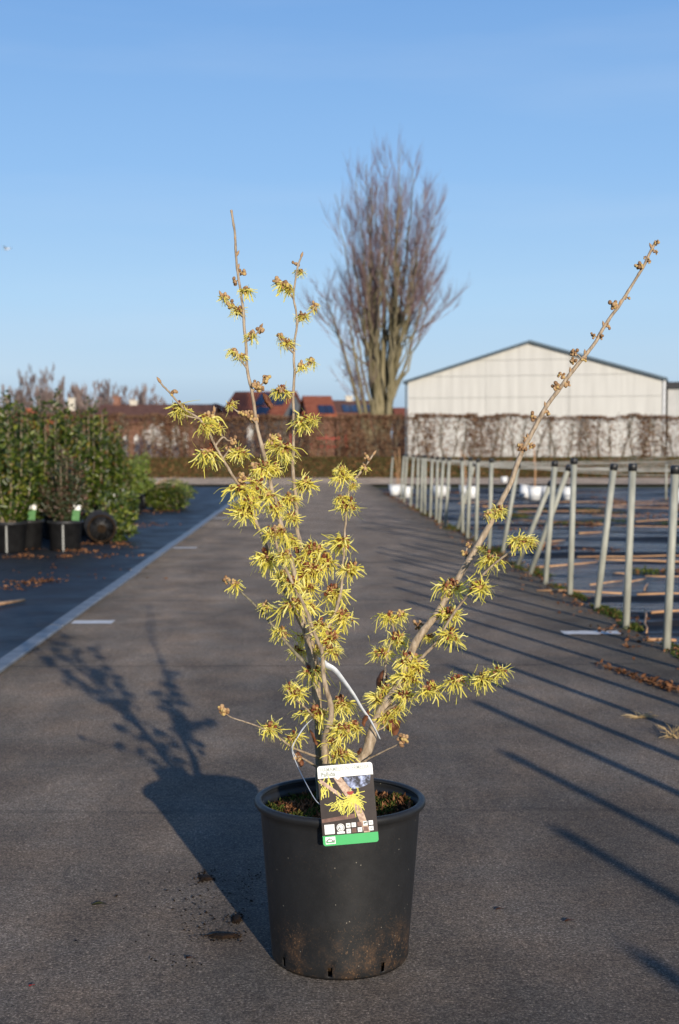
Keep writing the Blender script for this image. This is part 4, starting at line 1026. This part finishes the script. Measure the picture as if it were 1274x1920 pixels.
CFm = [bud_mesh('calyx', 22, 'calyx', 70 + k, .0026, .0078) for k in range(5)]
CMm = [bud_mesh('buds', 13, 'bud', 80 + k, .0037, .0068) for k in range(5)]
BB = [bud_mesh('buds', 7 + 3*(k % 3), 'bud', 90 + k, .0034, .0052) for k in range(5)]
BBL = [bud_mesh('buds', 20, 'bud', 190 + k, .0021, .0052) for k in range(3)]
def near_stem(x, y):
    best = (1e9, 3.03, x, y)
    for key, ps in STEMS.items():
        for k in range(len(ps)-1):
            ax, ay, aY = ps[k]; bx, by, bY = ps[k+1]; dx, dy = bx-ax, by-ay
            q = max(0, min(1, ((x-ax)*dx + (y-ay)*dy) / (dx*dx + dy*dy + 1e-9)))
            d = math.hypot(ax + dx*q - x, ay + dy*q - y)
            if d < best[0]: best = (d, aY + (bY-aY)*q, ax + dx*q, ay + dy*q)
    return best
def depth_at(x, y): return near_stem(x, y)[1]
def spur(x, y, p):
    d, Y, sx_, sy_ = near_stem(x, y)
    if d > 2.5:
        a = W(sx_, sy_, Y); m = MB(); m.tube([a, a.lerp(p, .5) + Vector((0, 0, .0015)), p], [.0019, .0015, .0013], 5); m.build('flower_stalk', M['twig_bark'], wh, True)
rd = random.Random(3)
def cluster(kind, x, y, r, dY=None):
    Y = depth_at(x, y) + (rd.uniform(-.018, .012) if dY is None else dY)
    if kind == 'F':
        p = W(x, y - r*.22, Y); s = r*Y/FPX/.0262
        o = link('flower_cluster', rd.choice(PF), wh, p, (rd.gauss(0, .22), rd.gauss(0, .22), rd.uniform(0, 6.28)), s)
        spur(x, y, p)
        c = link('calyx', rd.choice(CFm), o, (0, 0, .0065), sc=1.32); 
    elif kind == 'M':
        p = W(x, y - r*.15, Y); s = r*Y/FPX/.0195
        o = link('flower_cluster', rd.choice(PM), wh, p, (rd.gauss(0, .25), rd.gauss(0, .25), rd.uniform(0, 6.28)), s)
        spur(x, y, p)
        link('buds', rd.choice(CMm), o, (0, 0, .004), sc=max(.9, 1/s))
    else:
        Y = depth_at(x, y) + rd.uniform(-.006, .006); p = W(x, y, Y); s = r*Y/FPX/.0086; spur(x, y, p)
        link('bud_cluster', rd.choice(BB if r < 11 else BBL), wh, p, (rd.gauss(0, .5), rd.gauss(0, .5), rd.uniform(0, 6.28)), s)
FL = [('B',455,511,7),('B',440,528,8),('M',462,550,17),('M',421,562,13),('B',434,571,8),('F',446,589,16),('M',473,633,16),('B',488,617,8),('M',437,663,12),('M',453,673,14),('B',500,711,9),('B',487,727,12),('B',480,720,8),
 ('B',554,495,7),('F',563,515,11),('M',533,540,19),('B',520,527,8),('F',542,548,12),('M',590,578,12),('F',567,598,14),('M',525,635,12),('F',540,648,15),('B',545,645,8),('M',565,690,13),('M',584,682,13),('F',528,740,18),('B',524,728,7),
 ('F',433,764,11),('B',455,775,8),('B',467,779,10),('B',478,784,9),('F',572,798,24),('F',586,794,14),
 ('B',326,736,7),('F',335,773,21),('F',348,778,14),('M',390,790,22),('B',401,778,9),('F',391,806,19),('F',410,806,12),('F',392,860,27),('B',438,825,8),('B',429,840,9),('F',450,858,21),('M',510,829,15),('F',528,850,27),('F',540,860,16),('B',519,820,8),
 ('M',482,886,24),('F',515,885,16),('F',496,887,24),('B',454,897,14),('F',451,928,29),('F',496,940,29),('F',457,972,29),('F',470,950,22),('F',540,947,23),('F',546,978,19),('F',571,918,25),('M',521,1003,27),('F',512,1010,20),('F',499,1059,31),('F',534,1050,19),('F',587,1040,26),('F',609,1060,25),('F',574,1087,30),('F',590,1075,24),('F',546,1103,24),('F',577,1112,24),('F',552,1147,33),('F',584,1147,20),
 ('F',643,903,22),('F',640,886,14),('F',662,915,10),('F',654,957,23),('F',640,940,15),('M',684,880,10),('B',687,857,8),('F',640,1028,27),('F',660,1077,25),('F',626,1122,28),('F',637,1166,27),('F',620,1206,29),('F',621,1228,20),('F',577,1203,23,.06),('F',559,1228,18,.06),('F',585,1269,28),('F',557,1309,24),('F',543,1294,14),('F',590,1347,27),('F',640,1328,26),('F',640,1378,26),('F',662,1369,20,.05),('F',640,1424,27),('F',506,1373,22),('F',552,1391,19),('B',420,1332,14),('M',441,1100,18),('B',424,1087,8),('M',499,1141,17),('F',524,1194,20),('B',534,1190,8),('B',560,1420,9),
 ('F',937,964,16),('M',914,968,12),('B',930,960,9),('B',879,1020,7),('B',872,1038,8),('F',920,1058,24),('F',906,1033,11),('F',974,1024,23),('F',996,1019,13),('F',844,1112,29),('F',897,1109,27),('F',841,1163,27),('F',841,1202,25),('F',807,1200,13,.04),('B',784,1173,13),('M',753,1157,18),('F',728,1166,21),('F',748,1205,22),('F',714,1233,22),('F',770,1248,30),('F',765,1281,27),('F',759,1312,23),('F',807,1301,25),('F',858,1284,25),('F',906,1284,25),('F',937,1267,22),('F',711,1324,27),('F',726,1355,24),('B',757,1387,14),
 ('B',1231,455,6),('B',1224,468,4),('B',1230,473,5),('B',1211,482,4),('B',1216,490,6),('B',1199,500,9),('B',1176,558,6),('B',1151,571,9),('B',1140,612,6),('B',1112,629,7),('B',1126,631,7),('B',1077,661,8),('B',1075,676,7),('B',1095,674,6),('B',1052,702,8),('B',1064,720,7),('B',1042,725,9),('B',1000,781,9),('B',1026,774,7),('B',986,821,7),('B',978,841,11),('B',997,837,7)]
FL += [('F',478,915,22),('F',520,960,20),('F',545,1020,18),('F',560,1060,22),('F',530,1085,18),('F',600,1180,20),('F',590,1225,18),('F',785,1262,20),('F',745,1290,20),('F',725,1300,18),('F',745,1335,18),('F',622,1400,18)]
for c in FL: cluster(*c)
# scale buds at the shoot tips
m = MB(); m.tube([(0,0,0),(0,0,.004),(0,.0005,.010),(0,.001,.016)], [.0016,.0034,.003,.0004], 7); bud_me = m.mesh('tip_bud', M['bud'], True)
for (x, y, a) in ((434,396,.1),(443,445,.5),(440,475,-.5),(441,500,-.3),(567,478,-.3),(298,715,.6),(703,850,-.7),(1231,455,-.5),(1226,462,.4),(1156,563,-.3),(1131,606,.2),(1091,656,0),(1067,692,.1),(1022,758,.1),(999,823,.2),(404,768,.1),(392,844,1.0),(413,553,.4),(489,612,-.5),(838,1130,.3)):
    _, Yb, xb, yb = near_stem(x, y + 6)
    link('tip_bud', bud_me, wh, W(xb, yb, Yb), (rd.uniform(-.2, .2), -a if y > 460 else -a * .3, rd.uniform(-.2, .2)), 1.0 if y > 460 else .7)
# withered leaves
def leaf(x, y, w, h_, roll, curl, Y=None, tilt=0.0, seed=0):
    Y = depth_at(x, y) if Y is None else Y; s = Y/FPX; rd2 = random.Random(seed + x); n, k_ = 8, 6; v = []
    for j in range(n+1):
        u = j/n; ww = w*s*.5*math.sin(math.pi*min(.97, .06 + u*.92))**.6
        for i in range(k_+1):
            q = i/k_*2 - 1; a = q*curl
            v.append((ww*math.sin(a)/max(.3, curl) + rd2.gauss(0, .0008), -ww*(math.cos(a) - 1)*1.2 + .004*math.sin(u*7) + rd2.gauss(0, .001), (u - .5)*h_*s + rd2.gauss(0, .0006)))
    m = MB(); m.add(v, [(j*(k_+1)+i, j*(k_+1)+i+1, (j+1)*(k_+1)+i+1, (j+1)*(k_+1)+i) for j in range(n) for i in range(k_)])
    o = m.build('withered_leaf', M['dead_leaf'], wh, True); o.location = W(x, y, Y); o.rotation_euler = (tilt, roll, rd2.uniform(-.4, .4))
leaf(553, 1024, 20, 44, -.35, 1.3, tilt=.2); leaf(501, 752, 18, 34, -.5, 1.5); leaf(716, 1279, 30, 44, .2, 1.5, 3.10); leaf(736, 1369, 44, 32, -.3, 1.4, 3.05, .6); leaf(688, 1347, 14, 32, .3, 1.6, 3.0)
leaf(562, 1424, 18, 30, -.3, 1.6, 3.02); leaf(633, 1226, 12, 30, .2, 1.4, 3.1); leaf(590, 1385, 9, 36, -.45, 1.5, 2.99); leaf(676, 1410, 12, 16, .3, 1.4); leaf(392, 842, 10, 24, 1.0, 1.4)

# ------------------------------------------------------------------ white tie tape
def ribbon(pts, ws, twist, mat, thick=.0008):
    P = smooth_path(pts, sub=6); n = len(P); v = []
    for k, p in enumerate(P):
        u = k/(n-1); t_ = (P[min(k+1, n-1)] - P[max(k-1, 0)]).normalized()
        s_ = t_.cross(Vector((0, 1, 0))).normalized(); q = Quaternion(t_, twist[0] + (twist[1]-twist[0])*u); s_ = q @ s_; nn = t_.cross(s_)
        i = u*(len(ws)-1); i0 = min(int(i), len(ws)-2); w = ws[i0] + (ws[i0+1]-ws[i0])*(i-i0)
        v += [p + s_*w/2 + nn*thick/2, p - s_*w/2 + nn*thick/2, p - s_*w/2 - nn*thick/2, p + s_*w/2 - nn*thick/2]
    f = [(4*k+a, 4*k+(a+1) % 4, 4*k+4+(a+1) % 4, 4*k+4+a) for k in range(n-1) for a in range(4)] + [(3,2,1,0), (4*n-4, 4*n-3, 4*n-2, 4*n-1)]
    m = MB(); m.add([tuple(q) for q in v], f); return m
Yt = 2.965
tp = [at(598, 1236, 3.00), at(604, 1240, Yt), at(613, 1247, Yt), at(628, 1256, Yt), at(645, 1277, Yt+.01), at(663, 1302, Yt+.02), at(680, 1330, Yt+.03), at(693, 1348, Yt+.035), at(703, 1366, Yt+.03), at(713, 1386, Yt+.04)]
m = ribbon(tp, [.010, .014, .0135, .0115, .0095, .008, .007, .0055, .004], (0.1, .75), 'tape')
tt_ = m.build('tie_tape', M['tape'], None, True); tag(tt_, 'white plastic tie tape stretched between two witch hazel stems', 'tie tape')

# ------------------------------------------------------------------ plant tag
TW, TH = .1185, .170
tl, trr, bl, br_ = at(599, 1437, 2.800), at(703, 1428, 2.800), at(607, 1587, 2.778), at(710, 1578, 2.778)
ex = ((trr - tl) + (br_ - bl)).normalized(); ez = ((tl - bl) + (trr - br_)); ez = (ez - ex*ez.dot(ex)).normalized(); ey = ez.cross(ex)
TW = ((trr - tl).length + (br_ - bl).length)/2; TH = ((tl - bl).length + (trr - br_).length)/2
tg = empty('plant_label', tuple(bl)); tg.rotation_mode = 'QUATERNION'; tg.rotation_quaternion = Matrix((ex, ey, ez)).transposed().to_quaternion()
tag(tg, 'plant label with white heading, flower picture and green band hanging on the pot', 'plant label')
def rrect(x0, x1, z0, z1, r, cs=(1,1,1,1)):
    pts = []
    for (cx_, cz_, a0, on) in ((x1-r, z0+r, -90, cs[0]), (x1-r, z1-r, 0, cs[1]), (x0+r, z1-r, 90, cs[2]), (x0+r, z0+r, 180, cs[3])):
        if on: pts += [(cx_ + r*math.cos(R(a0 + q*15)), cz_ + r*math.sin(R(a0 + q*15))) for q in range(7)]
        else:
            sx, sz = (1 if a0 in (-90, 0) else -1), (1 if a0 in (0, 90) else -1); pts.append((cx_ + r*sx, cz_ + r*sz))
    return pts
def slab(name, pts, mat, lvl, parent=None, base=False):
    m = MB(); y1 = -.0003*lvl; m.add(*ext_poly(pts, y1 - .00025 if not base else -.0003, y1 + (.0003 if base else 0)))
    return m.build(name, M[mat], parent or tg)
def uv(u, v_): return (u*TW, v_*TH)
slab('card', rrect(0, TW, 0, TH, .006), 'tag_white', 0, base=True)
hz, gz_ = .845*TH, .125*TH
slab('picture', rrect(0, TW, gz_, hz, .001), 'tag_dark', 1.2)
slab('green_band', rrect(0, TW, 0, gz_, .006, (1, 0, 0, 1)), 'tag_green', 1.2)
slab('heading_notch', [uv(.30, .846), uv(.355, .812), uv(.41, .846)], 'tag_white', 4.5)
slab('blurred_sky', [uv(.46, .84), uv(.95, .84), uv(.93, .74), uv(.80, .70), uv(.62, .68), uv(.50, .74)], 'tag_sky', 2.2)
slab('twig_picture', [uv(.28, .84), uv(.42, .84), uv(.60, .66), uv(.78, .36), uv(.86, .13), uv(.75, .13), uv(.62, .42), uv(.44, .64)], 'tag_twig', 3.0)
slab('twig_picture', [uv(.02, .84), uv(.08, .82), uv(.40, .63), uv(.36, .60), uv(.03, .79)], 'tag_twig', 3.6)
slab('branch_picture', [uv(.01, .335), uv(.62, .375), uv(.62, .32), uv(.01, .29)], 'tag_brown', 2.2)
def mini_petals(cu, cv, n, r0, r1, seed, lvl, a0=0, a1=6.28, w=.0011):
    rd2 = random.Random(seed); m = MB()
    for q in range(n):
        a = rd2.uniform(a0, a1); l = rd2.uniform(r0, r1); p = Vector((cu*TW + rd2.gauss(0, .004), cv*TH + rd2.gauss(0, .003))); c = rd2.gauss(0, .35); pts = []
        for k in range(7): s = k/6; ang = a + c*s*2; pts.append(p + Vector((math.cos(ang), math.sin(ang)))*l*s + Vector((0, -.004))*s*s)
        y = -.0003*lvl - .0001 - .00002*(q % 20)
        v = []
        for k, pt_ in enumerate(pts):
            d = (pts[min(k+1, 6)] - pts[max(k-1, 0)]); d = d.normalized() if d.length > 1e-6 else Vector((1, 0)); nn = Vector((-d.y, d.x))*w*.5
            v += [(pt_.x + nn.x, y, pt_.y + nn.y), (pt_.x - nn.x, y, pt_.y - nn.y)]
        m.add(v, [(2*k, 2*k+1, 2*k+3, 2*k+2) for k in range(6)])
    m.build('petal_picture', M['petal_print'], tg)
mini_petals(.55, .56, 42, .018, .036, 1, 4.2, 2.9, 7.0, .0014)
mini_petals(.36, .54, 20, .012, .026, 2, 4.2, 2.4, 5.6, .0014)
mini_petals(.58, .60, 14, .012, .022, 3, 4.4, 0, 6.28, .0016)
mini_petals(.07, .72, 10, .008, .018, 4, 2.8, 3.6, 5.6, .0018); mini_petals(.20, .83, 8, .008, .024, 5, 2.8, 4.4, 5.4, .0018)
slab('flower_heart_picture', [(.56*TW + .0065*math.cos(q)*(1 + .3*math.sin(3*q)), .635*TH + .005*math.sin(q)*(1 + .3*math.cos(2*q))) for q in [k*.45 for k in range(14)]], 'tag_maroon', 6.2)
slab('blank_square', rrect(.045*TW, .225*TW, .145*TH, .265*TH, .0005), 'tag_white', 3.6)
def ring(u, v_, r0, r1, mat, lvl):
    m = MB(); n = 28; y = -.0003*lvl - .0002; vs2 = []
    for k in range(n): a = 2*math.pi*k/n; vs2 += [(u*TW + r0*math.cos(a), y, v_*TH + r0*math.sin(a)), (u*TW + r1*math.cos(a), y, v_*TH + r1*math.sin(a))]
    m.add(vs2, [(2*k, 2*k+1, (2*k+3) % (2*n), (2*k+2) % (2*n)) for k in range(n)]); m.build('emblem_ring', M[mat], tg)
slab('emblem', [(.335*TW + .0083*math.cos(R(q*15)), .215*TH + .0083*math.sin(R(q*15))) for q in range(24)], 'tag_white', 3.6)
slab('emblem_foot', rrect(.265*TW, .405*TW, .140*TH, .166*TH, .0005), 'tag_white', 3.4)
ring(.335, .215, .0056, .0068, 'tag_ink', 4.2)
ic = [(.475, .235), (.575, .237), (.68, .240), (.785, .243), (.885, .246), (.475, .165), (.575, .168), (.68, .171), (.785, .173), (.885, .176)]
for k, (u, v_) in enumerate(ic):
    mt = {2: 'tag_brown', 6: 'tag_brown', 8: 'tag_brown'}.get(k, 'tag_white')
    s_ = .0046
    o = slab('icon', rrect(u*TW - s_, u*TW + s_, v_*TH - s_, v_*TH + s_, .0004), mt, 4.0)
    if mt == 'tag_white':
        z0 = v_*TH; x0 = u*TW
        if k == 0: mm = [(x0-.0025, z0-.002), (x0+.0025, z0-.002), (x0+.0025, z0+.002), (x0-.0025, z0+.002)]
        elif k == 1: mm = [(x0 + .0027*math.cos(q), z0 + .0027*math.sin(q)) for q in (1.57, 2.1, 2.6, 3.14, 3.7, 4.2, 4.71)]
        elif k == 3: mm = [(x0-.004, z0), (x0-.001, z0-.001), (x0+.004, z0+.0015), (x0+.003, z0+.0035), (x0-.003, z0+.0022)]
        else: mm = [(x0-.003, z0-.0028), (x0+.0008*k/4, z0-.001), (x0+.003, z0-.0028), (x0+.0012, z0+.002), (x0-.001, z0+.0008)]
        slab('icon_mark', mm, 'tag_palegrey' if k != 3 else 'tag_ink', 5.0)
slab('logo_panel', rrect(.045*TW, .225*TW, .022*TH, .112*TH, .0004), 'tag_white', 3.6)
slab('logo_wave', [uv(.06, .035), uv(.21, .035), uv(.215, .078), uv(.185, .062), uv(.16, .082), uv(.125, .094), uv(.09, .085), uv(.055, .06)], 'tag_grey', 4.6)
slab('logo_wave', [uv(.08, .052), uv(.15, .052), uv(.165, .064), uv(.14, .078), uv(.10, .074)], 'tag_white', 5.6)
slab('logo_wave', [uv(.06, .036), uv(.21, .036), uv(.21, .047), uv(.14, .044), uv(.06, .05)], 'tag_green', 6.4)
def lettering(txt, u, v_, size, width, mat, lvl):
    c = bpy.data.curves.new('lettering', 'FONT'); c.body = txt; c.size = size; c.extrude = .00008; c.offset = .0002
    tmp = bpy.data.objects.new('tmp', c); col.objects.link(tmp)
    me = bpy.data.meshes.new_from_object(tmp.evaluated_get(bpy.context.evaluated_depsgraph_get())); bpy.data.objects.remove(tmp)
    xs = [q.co.x for q in me.vertices]; k = width/(max(xs) - min(xs))
    me.materials.clear(); me.materials.append(M[mat])
    o = link('lettering', me, tg, (u*TW, -.0003*lvl - .0001, v_*TH), (math.pi/2, 0, 0), (k, 1, 1))
lettering('HAMAMELIS INTERMEDIA', .05, .925, .0125, .885*TW, 'tag_palegrey', 1.2)
lettering('Pallida', .05, .866, .0125, .26*TW, 'tag_grey', 1.2)
lettering('A', .292, .190, .0085, .0062, 'tag_ink', 4.4)

# string loop that carries the label
sp = [at(606, 1512, 2.796), at(592, 1500, 2.81), at(575, 1470, 2.88), at(560, 1440, 2.95), at(549, 1412, 2.975), at(549, 1398, 2.97), at(560, 1380, 2.965), at(574, 1360, 2.98), at(584, 1350, 3.0), at(590, 1345, 3.03)]
m = MB(); m.tube(smooth_path(sp, sub=5), .0009, 6); tag(m.build('label_string', M['tape'], None, True), 'thin white string looping from the twig to the plant label', 'string')
sp = [at(556, 1420, 2.97), at(551, 1412, 2.972), at(549, 1402, 2.97), at(556, 1385, 2.968), at(568, 1366, 2.975), at(580, 1352, 3.0)]
m = MB(); m.tube(smooth_path(sp, sub=5), .0008, 6); tag(m.build('string_end', M['tape'], None, True), 'short loose white string end knotted on the low twig', 'string')
